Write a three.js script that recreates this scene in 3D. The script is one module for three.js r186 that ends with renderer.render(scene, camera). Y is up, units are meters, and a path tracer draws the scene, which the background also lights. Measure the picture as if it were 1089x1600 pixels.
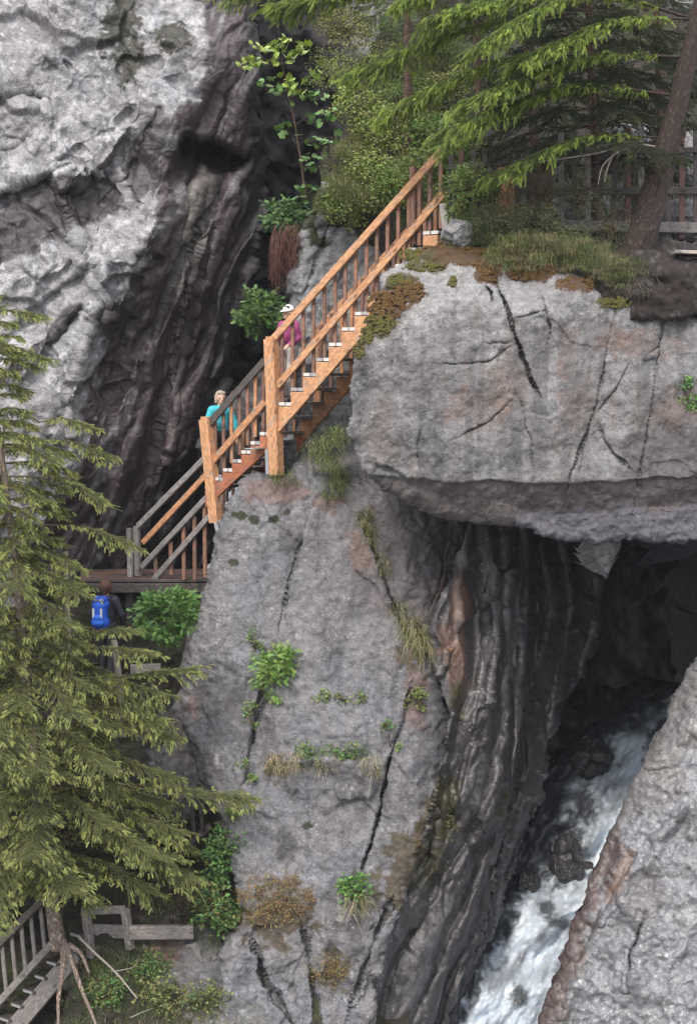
import * as THREE from 'three';
import { createNoise3D } from 'simplex-noise';
import { mergeGeometries } from 'three/addons/utils/BufferGeometryUtils.js';

// ---------- camera, sky, sun, exposure ----------
const scene = new THREE.Scene();
const FOCAL = 2500, PITCH = THREE.MathUtils.degToRad(5), CAM = new THREE.Vector3(0, 12, 25);
const camera = new THREE.PerspectiveCamera(2 * Math.atan(800 / FOCAL) * 180 / Math.PI, 1089 / 1600, 0.1, 400);
camera.position.copy(CAM);
camera.rotation.x = -PITCH;
scene.add(camera);

const renderer = new THREE.WebGLRenderer({ antialias: true });
renderer.toneMapping = THREE.LinearToneMapping;
renderer.toneMappingExposure = 2.1;
renderer.shadowMap.enabled = true;

{ // an even bright overcast, brighter towards the zenith
  const W = 128, H = 64, d = new Float32Array(W * H * 4);
  for (let j = 0; j < H; j++) {
    const e = Math.sin(((j + 0.5) / H - 0.5) * Math.PI);
    const l = e > 0 ? 0.55 * (1 + 2 * e) : 0.55 * Math.max(0.35, 1 + e * 3);
    for (let i = 0; i < W; i++) d.set([l * 0.98, l * 0.99, l * 1.03, 1], (j * W + i) * 4);
  }
  const sky = new THREE.DataTexture(d, W, H, THREE.RGBAFormat, THREE.FloatType);
  sky.mapping = THREE.EquirectangularReflectionMapping; sky.magFilter = THREE.LinearFilter; sky.needsUpdate = true;
  scene.background = sky; scene.environment = sky;
}
const sun = new THREE.DirectionalLight(0xfff3e4, 1.5);
sun.position.set(-9, 34, 22); sun.target.position.set(0, 8, -2);
sun.castShadow = true; sun.shadow.radius = 26; sun.shadow.mapSize.set(2048, 2048);
Object.assign(sun.shadow.camera, { left: -16, right: 16, top: 18, bottom: -18, near: 1, far: 80 });
scene.add(sun, sun.target);
scene.fog = new THREE.FogExp2(0xdfe4ee, 0.0003);

// ---------- helpers ----------
let seed = 12345;
const rnd = () => { seed = (seed + 0x6d2b79f5) | 0; let t = Math.imul(seed ^ (seed >>> 15), 1 | seed); t = (t + Math.imul(t ^ (t >>> 7), 61 | t)) ^ t; return ((t ^ (t >>> 14)) >>> 0) / 4294967296; };
const rr = (a, b) => a + (b - a) * rnd();
const pick = (a) => a[Math.floor(rnd() * a.length)];
const N3 = createNoise3D(rnd);
const clamp = (v, a = 0, b = 1) => Math.min(b, Math.max(a, v));
const sst = (a, b, v) => { const t = clamp((v - a) / (b - a)); return t * t * (3 - 2 * t); };
const mix = (a, b, t) => a + (b - a) * t;
const fbm = (x, y, z, o = 4, g = 0.5) => { let s = 0, a = 1, n = 0; for (let i = 0; i < o; i++) { s += a * N3(x, y, z); n += a; a *= g; x = x * 2.03 + 7.1; y = y * 2.03 + 3.3; z = z * 2.03 - 5.7; } return s / n; };
const ridge = (x, y, z, o = 4) => { let s = 0, a = 1, n = 0; for (let i = 0; i < o; i++) { s += a * (1 - 2 * Math.abs(N3(x, y, z))); n += a; a *= 0.5; x = x * 2.07 + 1.1; y = y * 2.07 + 9.3; z = z * 2.07 - 2.7; } return s / n; };
const hash = (i, j, k) => { let h = Math.imul(i, 374761393) ^ Math.imul(j, 668265263) ^ Math.imul(k, 2147483629); h = Math.imul(h ^ (h >>> 13), 1274126177); h ^= h >>> 16; return h >>> 0; };
// tilted plane of the nearest random cell: broken, planar rock facets
function facet(x, y, z) {
  const xi = Math.floor(x), yi = Math.floor(y), zi = Math.floor(z);
  let best = 9, out = 0;
  for (let i = -1; i <= 1; i++) for (let j = -1; j <= 1; j++) for (let k = -1; k <= 1; k++) {
    const h = hash(xi + i, yi + j, zi + k), h2 = Math.imul(h ^ 0x9e3779b9, 0x85ebca6b) >>> 0;
    const dx = x - xi - i - (h & 1023) / 1024, dy = y - yi - j - ((h >>> 10) & 1023) / 1024, dz = z - zi - k - ((h >>> 20) & 1023) / 1024;
    const d = dx * dx + dy * dy + dz * dz;
    if (d < best) { best = d; out = dx * ((h2 & 255) / 127.5 - 1) + dy * (((h2 >>> 8) & 255) / 127.5 - 1) + dz * (((h2 >>> 16) & 255) / 127.5 - 1) + (((h2 >>> 24) & 255) / 255 - 0.5) * 0.5; }
  }
  return out;
}
// the point of the place at depth z (metres towards the viewer from the cliff) that a surveyed photograph position fixes
const cosP = Math.cos(PITCH), sinP = Math.sin(PITCH);
function P(px, py, z, out = new THREE.Vector3()) {
  const u = (px - 544.5) / FOCAL, v = (800 - py) / FOCAL;
  const dy = v * cosP - sinP, dz = -v * sinP - cosP, t = (z - CAM.z) / dz;
  return out.set(CAM.x + u * t, CAM.y + dy * t, z);
}
const toPx = (p) => { const y = p.y - CAM.y, z = p.z - CAM.z, a = y * cosP - z * sinP, b = -(y * sinP + z * cosP); return [544.5 + FOCAL * p.x / b, 800 - FOCAL * a / b]; };

const taken = new Map();
const numbered = (n) => { const k = taken.get(n) ?? 0; taken.set(n, k + 1); return k ? n + '_' + String(k).padStart(3, '0') : n; };
function tag(o, label, category, group, kind) { if (label) o.userData.label = label; if (category) o.userData.category = category; if (group) o.userData.group = group; if (kind) o.userData.kind = kind; return o; }
function mesh(name, geo, m, parent) {
  const o = new THREE.Mesh(geo, m); o.castShadow = o.receiveShadow = true;
  o.name = parent ? name : numbered(name); (parent ?? scene).add(o); return o;
}
function thing(name, label, category, pos, group) {
  const g = new THREE.Group(); g.name = numbered(name); if (pos) g.position.copy(pos); scene.add(g); return tag(g, label, category, group);
}
const V = (x, y, z) => new THREE.Vector3(x, y, z);

// ---------- textures: grain only ----------
function tile(size, fn, srgb) {
  const d = new Uint8Array(size * size * 4);
  for (let j = 0; j < size; j++) for (let i = 0; i < size; i++) { const c = fn(i / size, j / size); d.set([c[0], c[1], c[2], 255].map((v) => clamp(Math.round(v), 0, 255)), (j * size + i) * 4); }
  const t = new THREE.DataTexture(d, size, size); t.wrapS = t.wrapT = THREE.RepeatWrapping; t.magFilter = THREE.LinearFilter; t.minFilter = THREE.LinearMipmapLinearFilter; t.generateMipmaps = true;
  if (srgb) t.colorSpace = THREE.SRGBColorSpace; t.needsUpdate = true; return t;
}
// periodic noise on a torus (two circles folded into 3-D well enough for grain)
const tor = (u, v, f, o, s = 0) => { // blend of four shifted copies: seamless
  const n = (a, b) => fbm(a * f, b * f, s, o, 0.6);
  return (n(u, v) * (1 - u) * (1 - v) + n(u - 1, v) * u * (1 - v) + n(u, v - 1) * (1 - u) * v + n(u - 1, v - 1) * u * v) / Math.hypot(1 - u, u) / Math.hypot(1 - v, v);
};
const rockGrain = tile(1024, (u, v) => {
  const a = tor(u, v, 22, 3, 1), b = tor(u, v, 120, 2, 5), c = tor(u, v, 60, 2, 9);
  let g = 208 + a * 34 + b * 36;
  if (c > 0.5) g += 22; if (c < -0.5) g -= 40;
  return [g, g, g * 1.01];
}, true);
// broken little facets, wrapped so that the tile repeats without a seam
const wrapFacet = (u, v, n, s) => {
  const x = u * n, y = v * n, xi = Math.floor(x), yi = Math.floor(y); let best = 9, out = 0;
  for (let i = -1; i <= 1; i++) for (let j = -1; j <= 1; j++) { const h = hash((xi + i + n) % n, (yi + j + n) % n, s), h2 = Math.imul(h ^ 0x9e3779b9, 0x85ebca6b) >>> 0, dx = x - xi - i - (h & 1023) / 1024, dy = y - yi - j - ((h >>> 10) & 1023) / 1024, d = dx * dx + dy * dy; if (d < best) { best = d; out = dx * ((h2 & 255) / 127.5 - 1) + dy * (((h2 >>> 8) & 255) / 127.5 - 1) + (((h2 >>> 16) & 255) / 255 - 0.5) * 0.6; } }
  return out;
};
const rockBump = tile(1024, (u, v) => { const wu = (u + 0.012 * tor(u, v, 12, 3, 2) + 1) % 1, wv = (v + 0.012 * tor(u, v, 12, 3, 7) + 1) % 1; const g = 128 + wrapFacet(wu, wv, 19, 1) * 55 + wrapFacet(wu, wv, 47, 2) * 26 + wrapFacet(wu, wv, 110, 3) * 12 + tor(u, v, 60, 4, 21) * 34; return [g, g, g]; });
for (const t of [rockGrain, rockBump]) t.repeat.set(1 / 3.2, 1 / 3.2);
// ---------- rock builder ----------
function polySD(pts) { // signed distance (px), negative inside
  const n = pts.length;
  return (x, y) => {
    let d = 1e9, s = false;
    for (let i = 0, j = n - 1; i < n; j = i++) {
      const ax = pts[j][0], ay = pts[j][1], bx = pts[i][0], by = pts[i][1], ex = bx - ax, ey = by - ay, wx = x - ax, wy = y - ay;
      const t = clamp((wx * ex + wy * ey) / (ex * ex + ey * ey + 1e-9)), qx = wx - ex * t, qy = wy - ey * t;
      d = Math.min(d, qx * qx + qy * qy);
      if ((ay > y) !== (by > y) && x < (bx - ax) * (y - ay) / (by - ay) + ax) s = !s;
    }
    return (s ? -1 : 1) * Math.sqrt(d);
  };
}
const lineInfo = { d: 0, side: 0, t: 0 };
function polyline(pts, pad) {
  let x0 = 1e9, x1 = -1e9, y0 = 1e9, y1 = -1e9;
  for (const [x, y] of pts) { x0 = Math.min(x0, x - pad); x1 = Math.max(x1, x + pad); y0 = Math.min(y0, y - pad); y1 = Math.max(y1, y + pad); }
  return (x, y) => {
    if (x < x0 || x > x1 || y < y0 || y > y1) return null;
    let d = 1e9, side = 0, T = 0;
    for (let i = 1; i < pts.length; i++) {
      const [ax, ay] = pts[i - 1], [bx, by] = pts[i], ex = bx - ax, ey = by - ay, wx = x - ax, wy = y - ay;
      const t = clamp((wx * ex + wy * ey) / (ex * ex + ey * ey)), qx = wx - ex * t, qy = wy - ey * t, q = qx * qx + qy * qy;
      if (q < d) { d = q; side = Math.sign(ex * wy - ey * wx); T = (i - 1 + t) / (pts.length - 1); }
    }
    lineInfo.d = Math.sqrt(d); lineInfo.side = side; lineInfo.t = T; return lineInfo;
  };
}
const pl = (x0, y0, z0, sx, sy) => (x, y) => z0 + sx * (x - x0) / 100 + sy * (y - y0) / 100;
const smin = (a, b, k = 0.12) => { const h = Math.max(k - Math.abs(a - b), 0) / k; return Math.min(a, b) - h * h * k / 4; };
// crack: a groove; ledge: rock on the right of the line (walking along it) is set back by h and recovers over w px
const crack = (pts, w = 3, depth = 0.12) => ({ f: polyline(pts, w * 4 + 36), w, depth, kind: 0 });
const ledge = (pts, h = 0.2, w = 50) => ({ f: polyline(pts, w * 2.2 + 10), h, w, kind: 1 });
function rock(o) {
  const { name, poly, z, step = 2.4, back = 3, round = 14, roundM = 0.22, feats = [], disp = 0.03, facets = [], color, mat, uvk = -0.5, rough = 5, jag = 0.03, label, category, kind, group, parent, under = 0.36, warp = 1, fw = 1 } = o;
  const sd0 = polySD(poly), s0 = o.seed ?? poly.length * 3.7;
  const sdf = (x, y) => sd0(x + rough * (N3(x * 0.02, y * 0.02, s0) + 0.5 * N3(x * 0.07, y * 0.07, s0)), y + rough * (N3(x * 0.02, y * 0.02, s0 + 9) + 0.5 * N3(x * 0.07, y * 0.07, s0 + 9)));
  let x0 = 1e9, x1 = -1e9, y0 = 1e9, y1 = -1e9;
  for (const [x, y] of poly) { x0 = Math.min(x0, x); x1 = Math.max(x1, x); y0 = Math.min(y0, y); y1 = Math.max(y1, y); }
  const M = 4, mg = (M + 2) * step + rough * 2; x0 -= mg; x1 += mg; y0 -= mg; y1 += mg;
  const nx = Math.ceil((x1 - x0) / step), ny = Math.ceil((y1 - y0) / step);
  const id = new Int32Array((nx + 1) * (ny + 1)).fill(-1), pos = [], px = [], wall = [], v = new THREE.Vector3();
  const depthAt = (x, y) => {
    const wx = x + warp * (7 * N3(x * 0.013, y * 0.013, s0 + 3) + 3 * N3(x * 0.06, y * 0.06, s0 + 4)), wy = y + warp * (7 * N3(x * 0.013, y * 0.013, s0 + 5) + 3 * N3(x * 0.06, y * 0.06, s0 + 6));
    let h = z(wx, wy);
    for (const f of feats) {
      const q = f.f(x + fw * (1.8 * N3(x * 0.03, y * 0.03, 31) + 0.7 * N3(x * 0.1, y * 0.1, 32)), y + fw * (1.8 * N3(x * 0.03, y * 0.03, 33) + 0.7 * N3(x * 0.1, y * 0.1, 34)));
      if (!q) continue;
      if (f.kind === 0) { const e = Math.min(q.t, 1 - q.t), w = Math.max(step * 0.62, f.w * 0.8 * (0.3 + 0.7 * sst(0, 0.35, e)) * (0.9 + 0.35 * N3(x * 0.03, y * 0.03, 41))); if (q.side > 0) h -= Math.min(0.05, f.depth * 0.3) * Math.max(0, 1 - q.d / 34) * sst(0, 0.25, e); if (q.d < w * 2.5) h -= f.depth * (1 - sst(w * 0.4, w * 1.3, q.d)) * (0.15 + 0.85 * sst(0, 0.25, e)); }
      else if (q.side > 0) { const e = Math.min(q.t, 1 - q.t); h -= f.h * sst(0, 3, q.d) * Math.max(0, 1 - q.d / f.w / (1 + 0.35 * N3(x * 0.02, y * 0.02, 51))) * (e <= 0.001 ? 0 : sst(0, 0.12, e)); }
    }
    return h;
  };
  for (let j = 0; j <= ny; j++) for (let i = 0; i <= nx; i++) {
    let x = x0 + i * step, y = y0 + j * step, d = sdf(x, y);
    if (d > (M + 1) * step) continue;
    let drop = 0, ux = 0, uy = 0;
    if (d > 0) {
      const e = 1.5, gx = (sdf(x + e, y) - sdf(x - e, y)) / (2 * e), gy = (sdf(x, y + e) - sdf(x, y - e)) / (2 * e), g = Math.hypot(gx, gy) || 1;
      x -= gx / g * d; y -= gy / g * d; const bk = back * Math.pow(d / ((M + 1) * step), 1.6); drop = roundM + bk; ux = -gx / g * bk * under; uy = gy / g * bk * under;
    } else if (d > -round) { const t = 1 + d / round; drop = roundM * (1 - Math.sqrt(Math.max(0, 1 - t * t))); }
    P(x, y, depthAt(x, y), v);
    id[j * (nx + 1) + i] = px.length / 2; pos.push(v.x + ux, v.y + uy, v.z - drop); px.push(x, y); wall.push(d > 0 ? 1 : 0);
  }
  for (let it = 0; it < (o.smooth ?? 0); it++) { // ease sudden jumps of depth so that steep breaks run clean
    const zs = pos.filter((_, k) => k % 3 === 2), at = (i, j) => i < 0 || j < 0 || i > nx || j > ny ? -1 : id[j * (nx + 1) + i];
    for (let j = 0; j <= ny; j++) for (let i = 0; i <= nx; i++) { const v0 = at(i, j); if (v0 < 0 || wall[v0]) continue; let s = 0, n = 0, mx = 0; for (let a = -1; a <= 1; a++) for (let b = -1; b <= 1; b++) { const q = at(i + a, j + b); if (q < 0 || wall[q]) continue; s += zs[q]; n++; mx = Math.max(mx, Math.abs(zs[q] - zs[v0])); } pos[v0 * 3 + 2] += (it && o.easeM ? o.easeM(px[2 * v0], px[2 * v0 + 1]) : 1) * (s / n - zs[v0]) * sst(0.03, 0.08, mx); }
  }
  const idx = [];
  for (let j = 0; j < ny; j++) for (let i = 0; i < nx; i++) {
    const a = id[j * (nx + 1) + i], b = id[j * (nx + 1) + i + 1], c = id[(j + 1) * (nx + 1) + i], d = id[(j + 1) * (nx + 1) + i + 1];
    if (a < 0 || b < 0 || c < 0 || d < 0) continue;
    if ((i + j) & 1) idx.push(a, c, b, b, c, d); else idx.push(a, c, d, a, d, b);
  }
  const geo = new THREE.BufferGeometry(); geo.setAttribute('position', new THREE.Float32BufferAttribute(pos, 3)); geo.setIndex(idx); geo.computeVertexNormals();
  const n = geo.attributes.normal.array, p = geo.attributes.position.array, col = new Float32Array(p.length), uv = new Float32Array(p.length / 3 * 2), c = [0, 0, 0];
  const out = Float32Array.from(p); let hs = new Float32Array(p.length / 3);
  for (let i = 0, k = 0; i < p.length; i += 3, k++) {
    const X = p[i], Y = p[i + 1], Z = p[i + 2];
    let h = 0;
    for (const f of facets) { // {s:[sx,sy,sz], a, tilt}
      const m = f.m ? f.m(px[2 * k], px[2 * k + 1]) : 1; if (!m) continue;
      const cs = Math.cos(f.tilt ?? 0), sn = Math.sin(f.tilt ?? 0), wx = X + 0.12 * N3(X * 1.3, Y * 1.3, Z * 1.3), wy = Y + 0.12 * N3(X * 1.3 + 40, Y * 1.3, Z * 1.3);
      h += f.a * m * facet((wx * cs + wy * sn) / f.s[0] + 100, (-wx * sn + wy * cs) / f.s[1] + 100, Z / f.s[2] + 100);
    }
    hs[k] = h;
  }
  for (let it = 0; it < (o.ease ?? 3); it++) { // jumps between facets become short clean slopes
    const q = hs.slice();
    for (let j = 1; j < ny; j++) for (let i = 1; i < nx; i++) { const w = nx + 1, v0 = id[j * w + i]; if (v0 < 0) continue; let sum = 0, n = 0; for (let a = -1; a <= 1; a++) for (let b = -1; b <= 1; b++) { const u = id[(j + b) * w + i + a]; if (u >= 0) { sum += q[u]; n++; } } hs[v0] += (it && o.easeM ? o.easeM(px[2 * v0], px[2 * v0 + 1]) : 1) * (sum / n - q[v0]) * sst(0.004, 0.02, Math.abs(sum / n - q[v0])); }
  }
  for (let i = 0, k = 0; i < p.length; i += 3, k++) {
    const X = p[i], Y = p[i + 1], Z = p[i + 2];
    const h = hs[k] + disp * fbm(X * 1.7, Y * 1.7, Z * 1.7, 6, 0.55) + jag * (o.jagM ? o.jagM(px[2 * k], px[2 * k + 1]) : 1) * ridge(X * 3.1, Y * 3.1, Z * 3.1, 4) * 0.5;
    out[i] = X + n[i] * h; out[i + 1] = Y + n[i + 1] * h; out[i + 2] = Z + n[i + 2] * h;
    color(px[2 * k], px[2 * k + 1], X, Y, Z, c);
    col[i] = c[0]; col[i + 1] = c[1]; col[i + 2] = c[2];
    uv[2 * k] = X + uvk * Z; uv[2 * k + 1] = Y - 0.4 * Z;
  }
  p.set(out); geo.setAttribute('color', new THREE.BufferAttribute(col, 3)); geo.setAttribute('uv', new THREE.BufferAttribute(uv, 2)); geo.computeVertexNormals();
  const m = mesh(name, geo, mat, parent);
  if (!parent) tag(m, label, category, group, kind);
  m.surface = depthAt; return m;
}
// colour tools: patches of lichen, stain, moss, wet film and some painted-in shade, each with a ragged outline of its own
const set = (c, k) => { c[0] = k[0]; c[1] = k[1]; c[2] = k[2]; };
const lay = (c, k, t) => { c[0] += (k[0] - c[0]) * t; c[1] += (k[1] - c[1]) * t; c[2] += (k[2] - c[2]) * t; };
const blob = (cx, cy, rx, ry, rot = 0) => { const cs = Math.cos(rot), sn = Math.sin(rot); return (x, y) => { const a = (x - cx) * cs + (y - cy) * sn, b = -(x - cx) * sn + (y - cy) * cs; return 1 - Math.hypot(a / rx, b / ry); }; };
const ragged = (v, X, Y, Z, f = 2.2, amp = 0.7, sharp = 0.12, s = 0) => sst(-sharp, sharp, v + amp * fbm(X * f + s, Y * f, Z * f, 5, 0.6));
function stone(c, X, Y, Z, base, opt = {}) { // granular grey rock with mineral and lichen flecks
  const a = fbm(X * 0.9, Y * 0.9, Z * 0.9, 4), b = fbm(X * 5, Y * 5, Z * 5 + 3, 3), big = fbm(X * 0.35, Y * 0.35, Z * 0.35 + 80, 3), k = 1 + 0.24 * a + 0.13 * b + 0.22 * big;
  const t = 0.03 * N3(X * 0.7, Y * 0.7, Z * 0.7 + 60);
  c[0] = base[0] * k * (1 + t); c[1] = base[1] * k; c[2] = base[2] * k * (1 - t);
  if (opt.seep) { // stains left by seeping water, drawn out down the face
    const q = fbm(X * 2.6, Y * 0.3, Z * 0.8 + 70, 4, 0.55) + 0.5 * fbm(X * 0.8, Y * 0.5, Z * 0.5 + 90, 3); lay(c, [0.11, 0.106, 0.115], opt.seep * sst(0.12, 0.4, q)); lay(c, [0.27, 0.22, 0.19], opt.seep * (opt.tan ?? 0.7) * sst(0.2, 0.45, -q)); }
  const w = opt.white ?? 0.5; // share of pale crustose lichen
  const l = 0.75 * fbm(X * (opt.lf ?? 6) + 20, Y * (opt.lf ?? 6), Z * (opt.lf ?? 6), 4, 0.6) + 0.6 * fbm(X * 1.3, Y * 1.3 + 11, Z * 1.3, 3);
  lay(c, opt.pale ?? [0.56, 0.56, 0.56], (opt.whiteA ?? 0.7) * sst(0.5 - w * 0.55, 0.75 - w * 0.5, l));
  const dk = fbm(X * 6, Y * 6 + 30, Z * 6, 4, 0.6) + 0.5 * fbm(X * 1.2, Y * 1.2, Z * 1.2 + 40, 3);
  lay(c, [0.075, 0.072, 0.075], (opt.darkA ?? 0.6) * sst(0.52 - (opt.dark ?? 0.2) * 0.5, 0.75 - (opt.dark ?? 0.2) * 0.5, dk));
  const fl = N3(X * 17, Y * 17, Z * 17) + 0.25 * N3(X * 1.5, Y * 1.5, Z * 1.5); if (fl > 0.86) lay(c, [0.72, 0.71, 0.7], (opt.fleck ?? 0.6) * sst(0.86, 0.95, fl));
}
const ROCK_TINT = new THREE.Color().setRGB(0.78, 0.78, 0.79);
const rockMat = (name, roughness, bump = 0.035, extra = {}) => Object.assign(new THREE.MeshStandardMaterial({ vertexColors: true, color: ROCK_TINT, map: rockGrain, bumpMap: rockBump, bumpScale: bump, roughness, ...extra }), { name });
const dryRock = rockMat('dry_rock', 0.82, 0.015), wetRock = rockMat('wet_rock', 0.42, 0.015);

// ---------- the left cliff ----------
const dry = (x, y) => 1 - 0.85 * sst(-20, 60, x - creaseX(y));
const creaseX = (y) => 300 - Math.max(0, y - 120) * 0.33 + 14 * Math.sin(y * 0.02);
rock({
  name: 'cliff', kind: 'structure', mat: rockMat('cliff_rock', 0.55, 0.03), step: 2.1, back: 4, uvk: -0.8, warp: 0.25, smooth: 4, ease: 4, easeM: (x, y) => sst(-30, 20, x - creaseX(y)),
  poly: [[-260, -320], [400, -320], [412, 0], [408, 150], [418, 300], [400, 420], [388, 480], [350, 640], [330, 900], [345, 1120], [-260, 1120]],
  z: (x, y) => {
    const f = -2.9 - 0.12 * (x - 150) / 100 + 0.22 * (y - 300) / 100 + 0.28 * fbm(x * 0.006, y * 0.006, 2, 3);
    const d = (x - creaseX(y)) * 0.94, r = -2.75 - 1.25 * d / 100 + 0.1 * (y - 300) / 100 + 0.22 * fbm((x + y * 0.36) * 0.016, (y - x * 0.3) * 0.003, 5, 4);
    const sv = (x + 0.36 * y + 900) * 0.0105 + 0.5 * N3(x * 0.003, y * 0.003, 8), fr = sv - Math.floor(sv), slab = 0.2 * (fr < 0.8 ? fr / 0.8 : 1 - sst(0.8, 1, fr));
    return smin(f, r - slab, 0.25);
  },
  feats: [
    ledge([[-60, 330], [0, 300], [82, 266], [92, 300], [150, 268], [178, 240], [205, 190]].reverse().reverse(), 0.5, 95),
    ledge([[-20, 150], [40, 142], [75, 150]], 0.16, 26), ledge([[62, 108], [112, 96]], 0.1, 18), ledge([[0, 236], [30, 224], [44, 205]], 0.12, 22), ledge([[84, 248], [112, 238], [124, 222]], 0.16, 24),
    ledge([[190, 84], [215, 92], [250, 85]], 0.16, 40), crack([[188, 82], [204, 122], [208, 172], [178, 202], [128, 224]], 3, 0.16), crack([[262, 140], [232, 210], [208, 262], [150, 330], [128, 400]], 3, 0.14), crack([[82, 170], [84, 240], [96, 285]], 2.5, 0.1),
    ledge([[-40, 560], [20, 520], [62, 470], [112, 436], [140, 400]], 0.2, 38), ledge([[25, 610], [60, 560], [105, 500], [132, 470]], 0.22, 44), ledge([[0, 520], [30, 498], [58, 496]], 0.1, 20), ledge([[60, 440], [100, 420], [112, 402]], 0.16, 26),
    ledge([[286, 208], [300, 214], [340, 220], [380, 240], [392, 250]], 1.7, 80), crack([[300, 220], [292, 270], [296, 330], [270, 420]], 3, 0.15), ledge([[205, 400], [230, 392], [262, 405]], 0.3, 36), ledge([[150, 455], [190, 430], [215, 432], [235, 460]], 0.2, 60),
    ledge([[130, 560], [150, 500], [160, 470]], 0.25, 40), ledge([[100, 640], [140, 590], [150, 560]], 0.3, 50), crack([[320, 300], [300, 420], [262, 560], [230, 700]], 4, 0.22), crack([[345, 300], [322, 420], [300, 540], [270, 690]], 3, 0.2), ledge([[150, 610], [175, 605], [200, 585]], 0.3, 40), crack([[285, 500], [258, 620], [240, 760]], 4, 0.2),
  ],
  facets: [{ s: [1.7, 0.9, 1.1], a: 0.2, tilt: -0.95, m: dry }, { s: [0.6, 0.35, 0.4], a: 0.05, tilt: -0.9, m: dry }, { s: [0.22, 0.14, 0.16], a: 0.012, tilt: -0.9, m: dry }, { s: [3.2, 0.6, 0.9], a: 0.2, tilt: 1.25, m: (x, y) => sst(-20, 60, x - creaseX(y)) }, { s: [1.6, 0.2, 0.3], a: 0.035, tilt: 1.25, m: (x, y) => sst(-20, 60, x - creaseX(y)) }],
  disp: 0.05, jag: 0.025, jagM: dry,
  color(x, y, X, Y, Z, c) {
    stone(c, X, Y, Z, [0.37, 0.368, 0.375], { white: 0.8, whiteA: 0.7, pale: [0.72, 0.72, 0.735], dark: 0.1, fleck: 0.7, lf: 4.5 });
    const strips = N3((x + 0.36 * y) * 0.05, y * 0.006, 3) * 0.5;
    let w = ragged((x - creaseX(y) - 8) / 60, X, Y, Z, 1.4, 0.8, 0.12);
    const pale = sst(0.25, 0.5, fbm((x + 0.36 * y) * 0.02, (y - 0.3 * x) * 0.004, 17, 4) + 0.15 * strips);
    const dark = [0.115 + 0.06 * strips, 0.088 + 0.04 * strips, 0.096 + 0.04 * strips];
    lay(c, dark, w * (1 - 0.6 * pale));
    if (x > creaseX(y)) lay(c, [0.24, 0.22, 0.2], w * 0.8 * ragged(blob(300, 360, 30, 130, 0.28)(x, y) - 0.2, X, Y, Z, 3, 0.5) );
    for (const b of [[50, 345, 90, 42, -0.5], [130, 320, 70, 30, -0.5], [10, 380, 60, 26, -0.45], [225, 250, 24, 70, 0.3], [190, 500, 40, 30, 0], [40, 560, 50, 10, -0.8], [100, 505, 40, 10, -0.9]]) lay(c, [0.055, 0.045, 0.05], 0.9 * ragged(blob(...b)(x, y) + 0.1, X, Y, Z, 1.6, 0.45));  // shade under the ledges painted into the rock colour
    for (const b of [[190, 40, 34, 60, 0.2], [205, 95, 22, 40, 0.2], [270, 60, 30, 26, 0]]) lay(c, [0.045, 0.045, 0.028], ragged(blob(...b)(x, y) - 0.15, X, Y, Z, 4, 0.9, 0.2));
    lay(c, [0.075, 0.066, 0.072], ragged((x - 385 + Math.max(0, y - 420) * 0.35) / 25, X, Y, Z, 1.2, 0.6));  // edge darkened towards the crevice, its shade put into the colour
  },
});

// ---------- far rock behind the crevice, the cave and the trees ----------
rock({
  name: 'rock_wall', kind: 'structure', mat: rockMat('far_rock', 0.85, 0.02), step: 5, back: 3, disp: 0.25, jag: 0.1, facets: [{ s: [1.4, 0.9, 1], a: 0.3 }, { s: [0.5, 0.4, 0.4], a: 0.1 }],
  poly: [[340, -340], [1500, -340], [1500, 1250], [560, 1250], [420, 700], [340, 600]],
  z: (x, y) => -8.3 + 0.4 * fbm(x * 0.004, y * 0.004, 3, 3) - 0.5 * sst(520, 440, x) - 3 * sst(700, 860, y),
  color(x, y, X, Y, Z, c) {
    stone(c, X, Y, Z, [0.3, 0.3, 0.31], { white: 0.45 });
    lay(c, [0.085, 0.078, 0.082], ragged((570 - x + 0.3 * (y - 100)) / 60, X, Y, Z, 0.8, 0.6));  // crevice gloom painted in as darker rock
    lay(c, [0.1, 0.093, 0.098], ragged((y - 460) / 60, X, Y, Z, 0.8, 0.6));  // lower part darkened too: cave shade worked into the colour
  },
});

// ---------- outcrop behind the stairs ----------
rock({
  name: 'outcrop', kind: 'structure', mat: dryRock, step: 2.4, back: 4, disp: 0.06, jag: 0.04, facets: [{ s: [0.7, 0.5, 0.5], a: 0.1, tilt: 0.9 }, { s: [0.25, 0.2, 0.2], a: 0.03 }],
  poly: [[507, 283], [548, 296], [565, 330], [640, 340], [700, 350], [720, 480], [640, 640], [520, 760], [400, 760], [330, 740], [300, 700], [352, 620], [400, 580], [440, 560], [452, 480], [448, 440], [478, 350]],
  z: (x, y) => smin(smin(pl(520, 450, -2.45, -0.15, 0.12)(x, y), pl(470, 450, -2.4, 1.2, 0.2)(x, y)), pl(420, 600, -3.0, 0.3, 0.5)(x, y) + 2.2 * sst(430, 470, x)),
  feats: [crack([[520, 330], [500, 400], [470, 470]], 3, 0.1), ledge([[465, 360], [500, 345], [560, 350]], 0.12, 30)],
  color(x, y, X, Y, Z, c) {
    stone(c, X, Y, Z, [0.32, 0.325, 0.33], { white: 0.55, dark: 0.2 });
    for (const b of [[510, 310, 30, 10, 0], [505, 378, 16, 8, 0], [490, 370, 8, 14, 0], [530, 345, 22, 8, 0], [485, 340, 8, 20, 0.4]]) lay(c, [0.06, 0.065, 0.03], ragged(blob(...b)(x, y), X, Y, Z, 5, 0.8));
    lay(c, [0.13, 0.125, 0.13], ragged((430 - x) / 60, X, Y, Z, 2, 0.6));
  },
});

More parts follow.
